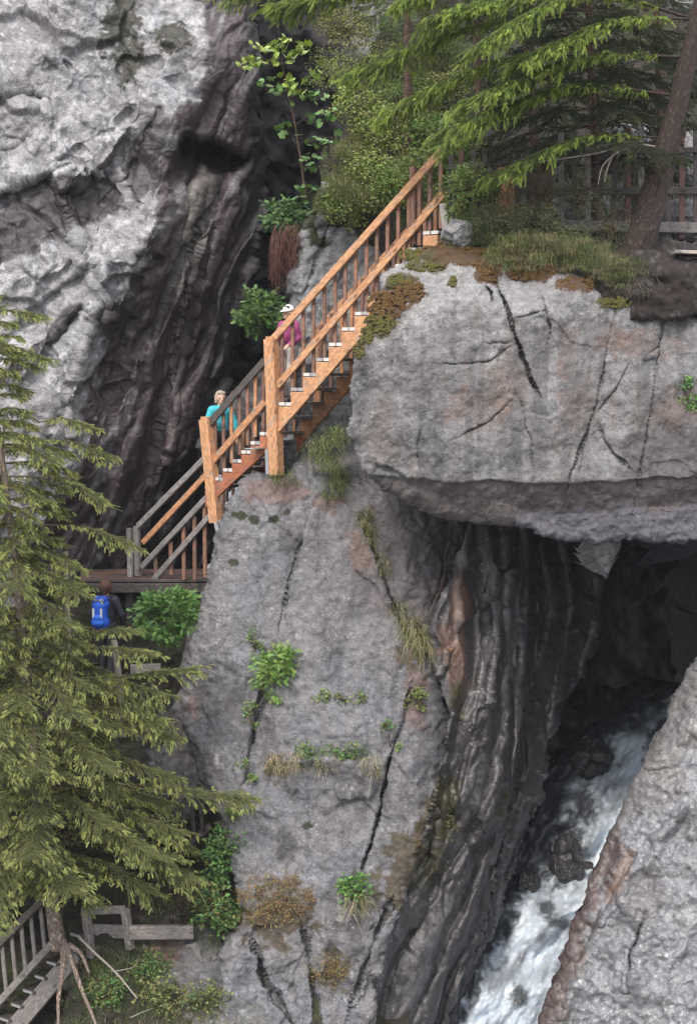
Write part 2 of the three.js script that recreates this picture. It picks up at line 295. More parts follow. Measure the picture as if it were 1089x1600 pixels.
// ---------- the great overhanging boulder ----------
const MOSS = [[730, 400, 70, 12, 900, 0], [690, 392, 30, 10, 260, 0], [640, 455, 20, 14, 260, 0], [665, 415, 26, 8, 200, 1], [602, 478, 26, 20, 420, 0], [592, 505, 20, 16, 260, 1], [572, 525, 9, 12, 120, 1], [625, 440, 18, 10, 150, 1], [706, 440, 6, 7, 60, 1], [764, 420, 18, 18, 260, 0], [820, 424, 26, 12, 320, 0], [850, 424, 14, 12, 140, 0], [900, 445, 24, 10, 200, 0], [960, 472, 24, 8, 200, 1], [650, 398, 24, 8, 180, 1], [560, 548, 8, 10, 90, 1]];
const boulder = rock({
  name: 'boulder', label: 'huge grey overhanging boulder above the dark stream cave, mossy along its top', category: 'boulder', mat: dryRock, step: 1.75, back: 9, round: 14, roundM: 0.16, warp: 0.4, disp: 0.045, jag: 0.008, rough: 4,
  poly: [[546, 590], [556, 545], [575, 495], [600, 430], [640, 398], [700, 378], [760, 398], [800, 412], [850, 418], [900, 432], [950, 468], [1000, 474], [1030, 462], [1100, 460], [1350, 450], [1350, 862], [1089, 851], [1000, 850], [900, 848], [840, 838], [806, 822], [760, 822], [700, 815], [640, 792], [596, 762], [560, 735], [545, 660]],
  z: (x, y) => {
    let f = smin(pl(800, 600, 1.75, -0.06, 0.1)(x, y), pl(640, 600, 1.6, 0.55, -0.1)(x, y), 0.4);
    f = smin(f, pl(700, 470, 1.55, 0.1, 0.55)(x, y), 0.3);
    f = smin(f, pl(650, 430, 1.35, 0.35, 0.35)(x, y), 0.3);
    f += 0.1 * fbm(x * 0.008, y * 0.008, 4, 3);
    const edge = 752 - (x < 700 ? (700 - x) * 0.12 : 0) - 8 * sst(900, 1089, x);
    let u = f - 0.75 * Math.max(0, y - edge) / 100 - 0.04 * sst(0, 4, y - edge);
    const blk = Math.min(pl(900, 790, 1.5, 0, -0.12)(x, y) + 0.06 * fbm(x * 0.02, y * 0.02, 6, 3), 1.5 + (x - 806) / 18, 1.5 + (y - 796) / 30);
    if (x > 795) u = Math.max(u, Math.min(blk, f));
    return u;
  },
  feats: [
    crack([[774, 440], [784, 462], [802, 511], [815, 557], [828, 590], [846, 624]], 2.6, 0.16), crack([[760, 446], [768, 458], [771, 474]], 3, 0.2),
    crack([[962, 470], [957, 500], [943, 572], [927, 647], [911, 690], [888, 750], [880, 800]], 1.8, 0.1), crack([[1040, 470], [1034, 510], [1024, 587], [1010, 680], [999, 738], [979, 848]], 1.3, 0.06),
    crack([[842, 450], [853, 486], [860, 511], [855, 547]], 1.6, 0.07), crack([[690, 567], [730, 568], [767, 564], [802, 537]], 1.5, 0.06), crack([[700, 690], [757, 663], [790, 635], [812, 612]], 1.8, 0.07),
    crack([[754, 534], [780, 537], [803, 533]], 1.3, 0.05), crack([[933, 660], [946, 690], [958, 708], [996, 740]], 1.8, 0.07), crack([[800, 500], [830, 492], [862, 480]], 1.3, 0.05), crack([[1002, 560], [1030, 540], [1025, 520]], 2, 0.08), crack([[926, 650], [960, 610], [985, 560]], 1.6, 0.06),
    crack([[655, 740], [652, 700], [660, 660]], 1.3, 0.05), crack([[806, 610], [830, 690], [835, 750]], 1.3, 0.05), ledge([[900, 750], [911, 690], [926, 650], [943, 572]], 0.06, 70), ledge([[1000, 560], [1024, 556], [1036, 480]], 0.05, 40),
    ledge([[585, 720], [620, 735], [650, 760]], 0.1, 40),
  ],
  facets: [{ s: [1.6, 1.0, 1.2], a: 0.035, tilt: 0.6 }, { s: [0.3, 0.2, 0.25], a: 0.008, tilt: 0.5 }],
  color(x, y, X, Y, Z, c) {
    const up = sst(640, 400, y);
    stone(c, X, Y, Z, [0.285, 0.278, 0.28], { white: 0.26, whiteA: 0.55, dark: 0.16, darkA: 0.45, fleck: 0.3, seep: 0.5 });
    lay(c, [0.52, 0.52, 0.51], 0.6 * ragged(blob(690, 430, 150, 60, -0.5)(x, y), X, Y, Z, 5, 0.9, 0.2));
    lay(c, [0.5, 0.5, 0.5], 0.6 * ragged(blob(860, 440, 130, 60, 0)(x, y), X, Y, Z, 3, 0.8, 0.25));
    for (const b of [[894, 642, 34, 60, 0.2], [885, 560, 20, 60, 0.1], [1000, 540, 70, 30, 0], [800, 600, 60, 50, 0], [960, 530, 40, 30, 0], [1060, 660, 50, 60, 0], [740, 640, 60, 40, 0]]) lay(c, [0.26, 0.19, 0.16], 0.6 * ragged(blob(...b)(x, y) - 0.25, X, Y, Z, 2.6, 1.1, 0.35));
    for (const [sx, sw] of [[735, 7], [752, 5], [810, 14], [838, 10], [890, 10], [905, 7], [1005, 12], [660, 5]]) lay(c, [0.15, 0.148, 0.155], 0.55 * ragged(1 - Math.abs(x + (y - 600) * 0.03 - sx) / sw - 0.2 - sst(560, 460, y), X * 2, Y * 0.4, Z, 2, 0.9, 0.3) * sst(450, 560, y));
    for (const b of MOSS) lay(c, b[5] ? [0.1, 0.09, 0.03] : [0.12, 0.065, 0.025], 0.95 * ragged(blob(b[0], b[1], b[2] * 1.2, b[3] * 1.2)(x, y) + 0.1, X, Y, Z, 5, 0.7));
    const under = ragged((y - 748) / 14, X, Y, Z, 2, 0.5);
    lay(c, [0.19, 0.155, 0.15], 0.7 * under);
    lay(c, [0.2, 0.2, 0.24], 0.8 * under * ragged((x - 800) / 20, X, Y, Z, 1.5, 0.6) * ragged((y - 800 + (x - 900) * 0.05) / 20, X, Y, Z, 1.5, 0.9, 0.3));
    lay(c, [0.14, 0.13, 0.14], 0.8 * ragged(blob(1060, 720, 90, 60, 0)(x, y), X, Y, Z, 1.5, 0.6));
  },
});

// ---------- the middle rock face and the gorge wall of thin layers ----------
const rockFace = rock({
  name: 'rock_face', kind: 'structure', mat: dryRock, step: 1.8, back: 5, round: 22, roundM: 0.3, disp: 0.06, jag: 0.014, rough: 5,
  poly: [[372, 752], [400, 738], [450, 742], [470, 700], [505, 660], [545, 620], [620, 700], [780, 780], [775, 815], [742, 830], [712, 900], [684, 985], [694, 1050], [716, 1120], [700, 1230], [664, 1340], [625, 1440], [592, 1540], [560, 1760], [250, 1760], [290, 1560], [375, 1430], [350, 1330], [330, 1260], [300, 1200], [270, 1120], [284, 1040], [292, 985], [316, 938], [326, 870], [345, 800]],
  z: (x, y) => {
    let f = pl(450, 1000, -0.25, 0.06, 0.34)(x, y) + 0.12 * fbm(x * 0.006, y * 0.006, 14, 3);
    f = smin(f, pl(625, 1000, -0.1, -0.75, 0.3)(x, y) + 0.2 * sst(980, 1100, y), 0.2);
    f = smin(f, pl(360, 1000, -0.25, 1.0, 0.36)(x, y) + 0.3 * sst(1250, 1150, y), 0.3);
    f = smin(f, pl(480, 760, -1.0, 0, 1.6)(x, y), 0.2);
    return f;
  },
  feats: [
    crack([[487, 795], [470, 850], [455, 895], [442, 950], [430, 1010]], 1.4, 0.08), crack([[646, 1060], [628, 1120], [605, 1200], [588, 1290], [572, 1340], [560, 1372]], 3, 0.3), ledge([[560, 1372], [588, 1290], [605, 1200], [640, 1080]], 0.14, 60),
    crack([[424, 1040], [404, 1100], [396, 1150], [376, 1235]], 3.5, 0.2), ledge([[600, 1200], [560, 1190], [500, 1180], [430, 1190]].reverse(), -0.28, 70), ledge([[376, 1235], [396, 1150], [410, 1090]], 0.2, 50),
    crack([[560, 800], [585, 860], [612, 940], [640, 1000]], 5, 0.2), ledge([[640, 1000], [612, 940], [585, 860], [560, 800]], 0.15, 50), 
    crack([[395, 1470], [420, 1540], [470, 1620]], 6, 0.3), crack([[470, 1440], [490, 1540], [500, 1640]], 5, 0.25), crack([[620, 1390], [580, 1480], [540, 1600]], 4, 0.2), crack([[700, 830], [690, 900], [664, 970]], 2, 0.08),
  ],
  facets: [{ s: [1.8, 0.9, 1.2], a: 0.035, tilt: -1.1 }, { s: [0.35, 0.2, 0.25], a: 0.01, tilt: 0.8 }, { s: [0.6, 0.4, 0.4], a: 0.12, tilt: 1.1, m: (x, y) => sst(1380, 1450, y) }],
  color(x, y, X, Y, Z, c) {
    stone(c, X, Y, Z, [0.245, 0.244, 0.256], { white: 0.2, whiteA: 0.5, dark: 0.16, darkA: 0.5, fleck: 0.5, seep: 0.5, tan: 0.3 });
    lay(c, [0.19, 0.165, 0.17], 0.8 * ragged(blob(670, 860, 110, 90, 0)(x, y) + 0.2, X, Y, Z, 1.6, 0.5));
    for (const b of [[430, 765, 50, 22, 0], [515, 785, 25, 18, 0], [700, 940, 20, 60, 0.1], [560, 860, 16, 40, -0.3], [650, 1090, 20, 60, 0], [300, 1100, 10, 30, 0]]) lay(c, [0.26, 0.17, 0.14], 0.7 * ragged(blob(...b)(x, y) - 0.1, X, Y, Z, 3, 0.8, 0.25));
    for (const b of [[330, 1120, 70, 90, 0.2], [320, 1060, 12, 60, 0], [680, 1150, 40, 110, 0.1], [450, 1320, 20, 30, 0]]) lay(c, [0.1, 0.097, 0.105], 0.7 * ragged(blob(...b)(x, y) - 0.2, X, Y, Z, 2.2, 0.9, 0.25));
    for (const b of [[430, 1430, 70, 60, 0], [640, 1360, 60, 90, 0.4], [670, 1280, 24, 60, 0.2], [520, 1520, 30, 40, 0], [430, 1200, 24, 20, 0], [650, 1010, 36, 40, 0.4]]) lay(c, [0.1, 0.075, 0.035], 0.85 * ragged(blob(...b)(x, y) - 0.25, X, Y, Z, 3, 1, 0.2));
    for (const [bx, by, r] of [[376, 805, 7], [398, 812, 8], [366, 803, 5], [428, 812, 6], [448, 800, 5], [365, 880, 6], [480, 1290, 6]]) lay(c, [0.05, 0.055, 0.03], ragged(blob(bx, by, r * 1.3, r)(x, y), X, Y, Z, 6, 0.6));
  },
});
const along = (pts) => (y) => { let i = 1; while (i < pts.length - 1 && y > pts[i][1]) i++; const [a, b] = [pts[i - 1], pts[i]]; return mix(a[0], b[0], clamp((y - a[1]) / (b[1] - a[1]), -1, 2)); };
const SEAMS = [[[748, 830], [746, 897], [738, 1068], [708, 1172], [685, 1253], [660, 1330], [610, 1440], [560, 1560], [520, 1700]], [[784, 830], [780, 960], [783, 1060], [781, 1120], [772, 1200], [748, 1285], [713, 1330], [658, 1431], [603, 1522], [585, 1600], [550, 1750]], [[812, 830], [806, 960], [800, 1060], [800, 1130], [796, 1200], [774, 1290], [730, 1400], [680, 1500], [640, 1600], [600, 1750]], [[838, 830], [836, 960], [822, 1106], [808, 1190], [792, 1293], [750, 1417], [705, 1522], [675, 1610], [635, 1750]]].map(along);
const leftEdge = (y) => y < 985 ? 742 - (y - 830) * 0.375 : y < 1120 ? 684 + (y - 985) * 0.24 : y < 1340 ? 716 - (y - 1120) * 0.24 : 663 - (y - 1340) * 0.36;
const rightEdge = (y) => y < 1000 ? 842 : y < 1250 ? 842 - (y - 1000) * 0.16 : 802 - (y - 1250) * 0.27;
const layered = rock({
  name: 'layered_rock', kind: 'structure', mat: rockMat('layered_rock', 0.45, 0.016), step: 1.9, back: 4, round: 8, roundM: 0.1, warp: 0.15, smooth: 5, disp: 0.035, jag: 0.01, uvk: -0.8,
  poly: [[735, 800], [842, 800], [846, 900], [840, 1010], [818, 1160], [800, 1260], [772, 1380], [735, 1510], [700, 1620], [665, 1760], [480, 1760], [540, 1640], [575, 1540], [610, 1440], [650, 1340], [685, 1230], [700, 1120], [676, 1050], [668, 985], [700, 890]],
  z: (x, y) => {
    let k = 0, l = leftEdge(y) - 30, r = rightEdge(y) + 14; const e = l;
    for (let i = 0; i < SEAMS.length; i++) { const q = SEAMS[i](y) + 7 * N3(y * 0.007, i * 7, 5) + 1.2 * N3(y * 0.03, i * 7, 15); if (x > q) { k = i + 1; l = q; } else { r = Math.min(r, q); break; } }
    const w = Math.max(12, r - l), t = clamp((x - l) / w), u = (x - e) / (rightEdge(y) - e);
    const arch = Math.pow(Math.sin(Math.PI * clamp(t * 0.92 + 0.05)), 0.62), g = 0.32 * (0.55 + 0.45 * N3(y * 0.006, k * 5, 7));
    const fine = 0.035 * Math.sin((x - l) * 0.28 + 3 * N3(y * 0.008, k * 3, 2)) * sst(-0.3, 0.4, N3(y * 0.005, x * 0.02, k + 20));
    return -0.1 + 0.27 * (y - 1000) / 100 - 0.9 * u - 0.24 * (k + sst(0.75, 1, t)) + g * arch + fine + 0.1 * fbm(x * 0.012, y * 0.004, 9, 3);
  },
  feats: [ledge([[780, 1150], [738, 1165], [716, 1250]], 0.2, 40), ledge([[745, 1350], [735, 1320], [715, 1290], [690, 1300]], 0.25, 40), crack([[740, 900], [770, 1000], [760, 1080], [735, 1160]], 3, 0.2)],
  facets: [{ s: [2.2, 0.5, 0.6], a: 0.1, tilt: 1.25 }, { s: [0.5, 0.2, 0.25], a: 0.008, tilt: 1.3 }],
  color(x, y, X, Y, Z, c) {
    const e = leftEdge(y) - 10, u = (x - e) / (rightEdge(y) - e);
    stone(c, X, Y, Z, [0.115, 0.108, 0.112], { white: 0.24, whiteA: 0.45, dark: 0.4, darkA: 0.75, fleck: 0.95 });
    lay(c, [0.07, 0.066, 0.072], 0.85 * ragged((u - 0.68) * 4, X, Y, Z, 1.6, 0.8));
    for (const b of [[722, 940, 16, 44, 0.1], [716, 1040, 16, 50, 0], [705, 1000, 20, 30, 0]]) lay(c, [0.3, 0.19, 0.14], 0.75 * ragged(blob(...b)(x, y), X, Y, Z, 3, 0.9, 0.25));
    for (const b of [[690, 1260, 30, 70, 0.2], [670, 1340, 30, 50, 0.4], [715, 1090, 14, 30, 0], [788, 1260, 10, 30, 0.2]]) lay(c, [0.07, 0.065, 0.025], 0.8 * ragged(blob(...b)(x, y) - 0.1, X, Y, Z, 3, 0.9, 0.2));
    for (const b of [[800, 960, 14, 120, 0], [765, 1000, 10, 90, 0.1], [748, 1220, 30, 50, 0.2], [690, 1450, 24, 70, 0.4], [640, 1560, 24, 90, 0.3], [765, 900, 12, 40, 0]]) lay(c, [0.26, 0.255, 0.26], 0.7 * ragged(blob(...b)(x, y) - 0.25, X, Y, Z, 5, 1, 0.2));
  },
});
// the inner wall of the cave
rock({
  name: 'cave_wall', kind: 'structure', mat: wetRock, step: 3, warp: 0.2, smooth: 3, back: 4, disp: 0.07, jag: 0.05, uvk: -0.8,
  poly: [[820, 780], [955, 780], [952, 900], [935, 1000], [895, 1090], [862, 1170], [832, 1290], [786, 1420], [732, 1545], [680, 1680], [650, 1780], [580, 1780], [690, 1500], [770, 1250], [815, 1050]],
  z: (x, y) => { const u = (x - rightEdge(y)) / 110, k = u * 3 + 0.4 * N3(y * 0.006, u, 3), fr = k - Math.floor(k); return -2.4 + 0.25 * (y - 1000) / 100 - 1.6 * u + 0.3 * Math.sin(Math.PI * Math.pow(fr, 0.6)); },
  facets: [{ s: [2.0, 0.5, 0.6], a: 0.14, tilt: 1.3 }, { s: [0.6, 0.3, 0.3], a: 0.02, tilt: 1.3 }],
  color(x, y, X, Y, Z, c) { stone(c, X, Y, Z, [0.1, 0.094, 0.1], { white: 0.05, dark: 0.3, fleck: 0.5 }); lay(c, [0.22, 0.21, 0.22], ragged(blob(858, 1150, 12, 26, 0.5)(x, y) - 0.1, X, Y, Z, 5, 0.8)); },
});
rock({
  name: 'wedged_stone', label: 'pale pointed stone wedge hanging below the boulder in the cave mouth', category: 'stone', mat: dryRock, step: 2, back: 1.2, round: 6, roundM: 0.08, rough: 2, disp: 0.02, jag: 0.02,
  poly: [[914, 838], [976, 838], [966, 866], [948, 904], [940, 890]], z: (x, y) => 0.75 + 0.4 * (850 - y) / 100 - Math.abs(x - 945) * 0.006,
  facets: [{ s: [0.25, 0.2, 0.2], a: 0.06 }], color(x, y, X, Y, Z, c) { stone(c, X, Y, Z, [0.42, 0.42, 0.42], { white: 0.4, dark: 0.1 }); },
});
// ---------- sunlit slope of rock across the stream ----------
rock({
  name: 'riverside_rock', kind: 'structure', mat: rockMat('wet_pale_rock', 0.42, 0.022), step: 2.3, back: 1.3, round: 10, roundM: 0.15, rough: 4, uvk: 0.3, disp: 0.045, jag: 0.012,
  poly: [[1450, 700], [1150, 955], [1089, 1035], [1056, 1092], [1010, 1190], [962, 1290], [922, 1385], [892, 1465], [852, 1580], [826, 1700], [806, 1800], [1450, 1800]],
  z: (x, y) => { const d = x - (1089 - (y - 1035) * (y < 1200 ? 0.5 : 0.46)); return pl(1000, 1400, 3.7, 0.25, 0.36)(x, y) - 0.35 * Math.exp(-Math.max(0, d) / 30) + 0.1 * fbm(x * 0.008, y * 0.008, 3, 3); },
  feats: [crack([[1010, 1420], [985, 1490], [980, 1560]], 3, 0.12), ledge([[900, 1520], [960, 1400], [1000, 1330]].reverse(), 0.12, 40)],
  facets: [{ s: [1.5, 0.6, 0.8], a: 0.08, tilt: 1.0 }, { s: [0.2, 0.09, 0.12], a: 0.012, tilt: 1.1 }],
  color(x, y, X, Y, Z, c) {
    stone(c, X, Y, Z, [0.235, 0.237, 0.247], { white: 0.45, whiteA: 0.6, pale: [0.5, 0.5, 0.52], dark: 0.25, fleck: 0.95, lf: 9 });
    const d = x - (1089 - (y - 1035) * (y < 1200 ? 0.5 : 0.46));
    lay(c, [0.13, 0.085, 0.07], 0.8 * ragged((24 - d + (y - 1400) * 0.12) / 50 - 0.3 * sst(1350, 1250, y), X, Y, Z, 2.4, 0.9, 0.2) * sst(1200, 1330, y));
    lay(c, [0.28, 0.18, 0.12], 0.6 * ragged(blob(970, 1370, 10, 50, 0.4)(x, y), X, Y, Z, 3, 0.6));
    lay(c, [0.25, 0.225, 0.2], 0.5 * ragged((60 - d) / 40, X, Y, Z, 2, 0.7) * sst(1330, 1200, y));
    lay(c, [0.14, 0.13, 0.135], 0.6 * ragged(blob(1000, 1410, 34, 60, 0.5)(x, y), X, Y, Z, 3, 0.9, 0.2));
  },
});
// unseen rock block added right of the view to keep light out of the cave
rock({ name: 'added_cave_blocker', kind: 'structure', mat: dryRock, step: 14, back: 12, under: 0, round: 20, roundM: 0.4, disp: 0.2, jag: 0.1, facets: [{ s: [1.6, 1.1, 1.2], a: 0.35 }], poly: [[1300, 470], [2100, 400], [2100, 1950], [1300, 1950]], z: (x, y) => 1.6 + 0.3 * (x - 1300) / 100 + 0.1 * (y - 900) / 100, color(x, y, X, Y, Z, c) { stone(c, X, Y, Z, [0.27, 0.265, 0.27], { white: 0.4 }); } });
// ---------- earth: slopes, terrace, gorge floor ----------
const earthMat = rockMat('earth', 0.95, 0.03);
const soil = (x, y, X, Y, Z, c) => { const k = 1 + 0.4 * fbm(X * 3, Y * 3, Z * 3, 4); c[0] = 0.055 * k; c[1] = 0.045 * k; c[2] = 0.034 * k; lay(c, [0.05, 0.065, 0.022], sst(-0.1, 0.3, fbm(X * 1.5, Y * 1.5, Z * 1.5 + 9, 4))); };
const slope = rock({ name: 'hillside', kind: 'structure', mat: earthMat, step: 5, back: 4, disp: 0.12, jag: 0.05, poly: [[494, 320], [520, 240], [545, 170], [590, 60], [640, -100], [1500, -100], [1500, 330], [760, 420], [600, 420], [540, 330]],
  z: (x, y) => -2.5 + 1.0 * Math.min(0, (y - 330) / 100) - 0.25 * Math.max(0, (x - 700) / 100) - 1.5 * sst(680, 780, x), color: soil });
const terrace = rock({ name: 'terrace', kind: 'structure', mat: earthMat, step: 4, back: 2, round: 6, roundM: 0.1, disp: 0.12, jag: 0.08, facets: [{ s: [0.35, 0.25, 0.3], a: 0.05 }, { s: [0.14, 0.1, 0.1], a: 0.03 }],
  poly: [[690, 395], [705, 365], [760, 352], [850, 350], [920, 362], [1000, 372], [1100, 378], [1400, 380], [1400, 520], [1040, 500], [980, 500], [900, 470], [760, 450]],
  z: (x, y) => 0.2 + 1.0 * clamp((y - 360) / 60, 0, 1.1) + 0.3 * sst(940, 1000, x) - 0.9 * sst(760, 700, x),
  color(x, y, X, Y, Z, c) { soil(x, y, X, Y, Z, c); lay(c, [0.04, 0.029, 0.027], ragged((x - 985) / 20, X, Y, Z)); lay(c, [0.16, 0.145, 0.14], 0.7 * sst(0.35, 0.5, fbm(X * 5, Y * 5, Z * 5, 3))); } });
// the shelf of ground that the terrace rim holds up, running back to the rock wall
{
  const a = P(690, 372, 0.4), b = P(1400, 384, 0.4), g = new THREE.PlaneGeometry(12, 10.5, 60, 60); g.rotateX(-Math.PI / 2);
  const p = g.attributes.position, col = new Float32Array(p.count * 3), c = [0, 0, 0];
  for (let i = 0; i < p.count; i++) { const X = p.getX(i) + a.x + 5.6, Z = p.getZ(i) - 4.6; p.setXYZ(i, X, a.y - 0.1 + 0.06 * (0.4 - Z) + 0.1 * fbm(X, 0, Z, 3), Z); soil(0, 0, X, 0, Z, c); col.set(c, i * 3); }
  g.setAttribute('color', new THREE.BufferAttribute(col, 3)); g.computeVertexNormals();
  tag(mesh('forest_floor', g, earthMat), null, null, null, 'structure');
}
const lowSlope = rock({ name: 'lower_slope', kind: 'structure', mat: earthMat, step: 3.5, back: 3, disp: 0.12, jag: 0.06, facets: [{ s: [0.6, 0.4, 0.4], a: 0.1 }],
  poly: [[-300, 900], [200, 930], [330, 960], [340, 1120], [400, 1220], [420, 1340], [440, 1460], [520, 1560], [600, 1800], [-300, 1800]],
  z: (x, y) => (y < 1400 ? -2.45 + 0.62 * (y - 1020) / 100 : -0.094 + 0.9 * (y - 1400) / 100) - 1.9 * sst(122, 84, x) * sst(1380, 1490, y),
  color(x, y, X, Y, Z, c) { soil(x, y, X, Y, Z, c); const r = ragged(Math.max(blob(300, 1500, 70, 50, 0.3)(x, y), blob(360, 1580, 90, 60)(x, y), blob(330, 1180, 90, 90)(x, y)) , X, Y, Z, 2, 0.7, 0.2); const k = [0, 0, 0]; stone(k, X, Y, Z, [0.24, 0.235, 0.24], { white: 0.4, dark: 0.2 }); lay(c, k, r); lay(c, [0.16, 0.08, 0.05], 0.6 * ragged(blob(262, 1480, 30, 24)(x, y), X, Y, Z, 4, 0.8)); } });
// stream bed and gorge floor
rock({ name: 'stream_bed', kind: 'structure', mat: wetRock, step: 5, back: 2, disp: 0.15, jag: 0.08, facets: [{ s: [0.7, 0.5, 0.5], a: 0.2 }],
  poly: [[820, 1090], [1400, 1040], [1400, 1900], [560, 1900], [700, 1500]], z: (x, y) => -6.2 + 1.02 * (y - 1090) / 100, color(x, y, X, Y, Z, c) { stone(c, X, Y, Z, [0.09, 0.085, 0.09], { white: 0, dark: 0.3, fleck: 0.1 }); } });
{ const g = new THREE.PlaneGeometry(140, 140, 1, 1); g.rotateX(-Math.PI / 2); const m = mesh('ground', g, new THREE.MeshStandardMaterial({ color: new THREE.Color().setRGB(0.08, 0.08, 0.07), roughness: 0.95 })); m.position.set(0, -2.6, 0); tag(m, null, null, null, 'structure'); }
// ---------- timber ----------
const woodTex = (base, vary, name) => { // boards: grain along u
  const t = tile(512, (u, v) => { const g = tor(u * 0.15, v, 60, 4, name.length) + 0.7 * tor(u * 0.4, v, 14, 3, 3); let k = 1 + 1.3 * vary * g; const gr = sst(0.1, 0.7, tor(u * 0.5, v, 7, 4, 30 + name.length)) * 0.75, m = (base[0] + base[1] + base[2]) / 3 * 0.95; for (const [a, b] of [[0.2, 0.3], [0.55, 0.75], [0.85, 0.12], [0.4, 0.55]]) { const d = Math.hypot((u - a) * 14, (v - b) * 30); if (d < 1) k *= 0.55 + 0.45 * d; } return base.map((c) => (c + (m - c) * gr) * k); }, true);
  return new THREE.MeshStandardMaterial({ name, map: t, roughness: 0.72, bumpMap: t, bumpScale: 0.002 });
};
const W = {
  larch: woodTex([184, 137, 101], 0.22, 'fresh_larch'), larch2: woodTex([168, 120, 86], 0.24, 'fresh_larch_darker'), red: woodTex([150, 92, 66], 0.22, 'red_larch'), old: woodTex([128, 94, 78], 0.22, 'brown_larch_'), old2: woodTex([112, 84, 72], 0.25, 'brown_larch_b'),
  grey: woodTex([118, 113, 111], 0.26, 'weathered_grey'), pale: woodTex([150, 144, 139], 0.22, 'pale_weathered'), dark: woodTex([74, 68, 66], 0.3, 'dark_weathered_'), brown: woodTex([100, 76, 68], 0.25, 'brown_deck'), tread: woodTex([134, 129, 126], 0.2, 'grey_tread_wood'),
};
const metal = new THREE.MeshStandardMaterial({ name: 'galvanised', color: 0xa9a9ab, roughness: 0.45, metalness: 0.4 });
const whiteStrip = new THREE.MeshStandardMaterial({ name: 'white_strip', color: 0xc9c6c2, roughness: 0.6 });
// a chamfered beam from a to b: width w along `side`, height h; local u runs along the beam
function beam(a, b, w, h, side, ch = 0.012, jit = 0) {
  const L = a.distanceTo(b), d = b.clone().sub(a).divideScalar(L), s = side.clone().addScaledVector(d, -side.dot(d)).normalize(), t = d.clone().cross(s);
  const x = w / 2, y = h / 2, prof = [[-x + ch, -y], [x - ch, -y], [x, -y + ch], [x, y - ch], [x - ch, y], [-x + ch, y], [-x, y - ch], [-x, -y + ch]];
  const pos = [], uv = [], idx = [], o = rnd() * 7, per = [0]; for (let i = 0; i < 8; i++) per.push(per[i] + Math.hypot(prof[(i + 1) % 8][0] - prof[i][0], prof[(i + 1) % 8][1] - prof[i][1]));
  for (let i = 0; i < 8; i++) for (const e of [0, 1]) for (const k of [i, (i + 1) % 8]) {
    const p = a.clone().addScaledVector(d, e * L).addScaledVector(s, prof[k][0]).addScaledVector(t, prof[k][1]); pos.push(p.x, p.y, p.z); uv.push(e * L + o, per[k === i ? i : i + 1] + o);
  }
  for (let i = 0; i < 8; i++) { const q = i * 4; idx.push(q, q + 1, q + 2, q + 1, q + 3, q + 2); }
  for (const e of [0, 1]) { const q = pos.length / 3; for (let k = 0; k < 8; k++) { const p = a.clone().addScaledVector(d, e * L).addScaledVector(s, prof[k][0]).addScaledVector(t, prof[k][1]); pos.push(p.x, p.y, p.z); uv.push(prof[k][0] * 0.4 + o, prof[k][1] + o); } for (let k = 1; k < 7; k++) e ? idx.push(q, q + k, q + k + 1) : idx.push(q, q + k + 1, q + k); }
  const g = new THREE.BufferGeometry(); g.setAttribute('position', new THREE.Float32BufferAttribute(pos, 3)); g.setAttribute('uv', new THREE.Float32BufferAttribute(uv, 2)); g.setIndex(idx); g.computeVertexNormals(); return g;
}
const th = THREE.MathUtils.degToRad(35), RUN = V(Math.cos(th), 0, Math.sin(th)), FAR = V(Math.sin(th), 0, -Math.cos(th)), UP = V(0, 1, 0);
const zNear = (px) => -1.1 + (px - 449) * 0.007;          // the stairs' near side, coming forward as it climbs to the right
const S = (px, py, off = 0) => P(px, py, zNear(px)).addScaledVector(FAR, off);
const rel = (g, root) => g.translate(-root.position.x, -root.position.y, -root.position.z);
function part(root, name, g, m) { return mesh(name, rel(g, root), m, root); }
function bolt(parent, root, p, n) { const g = new THREE.CylinderGeometry(0.014, 0.014, 0.012, 8); g.applyQuaternion(new THREE.Quaternion().setFromUnitVectors(UP, n)); g.translate(p.x, p.y, p.z); mesh('bolt', rel(g, root), metal, parent); }
const NEARN = FAR.clone().negate();

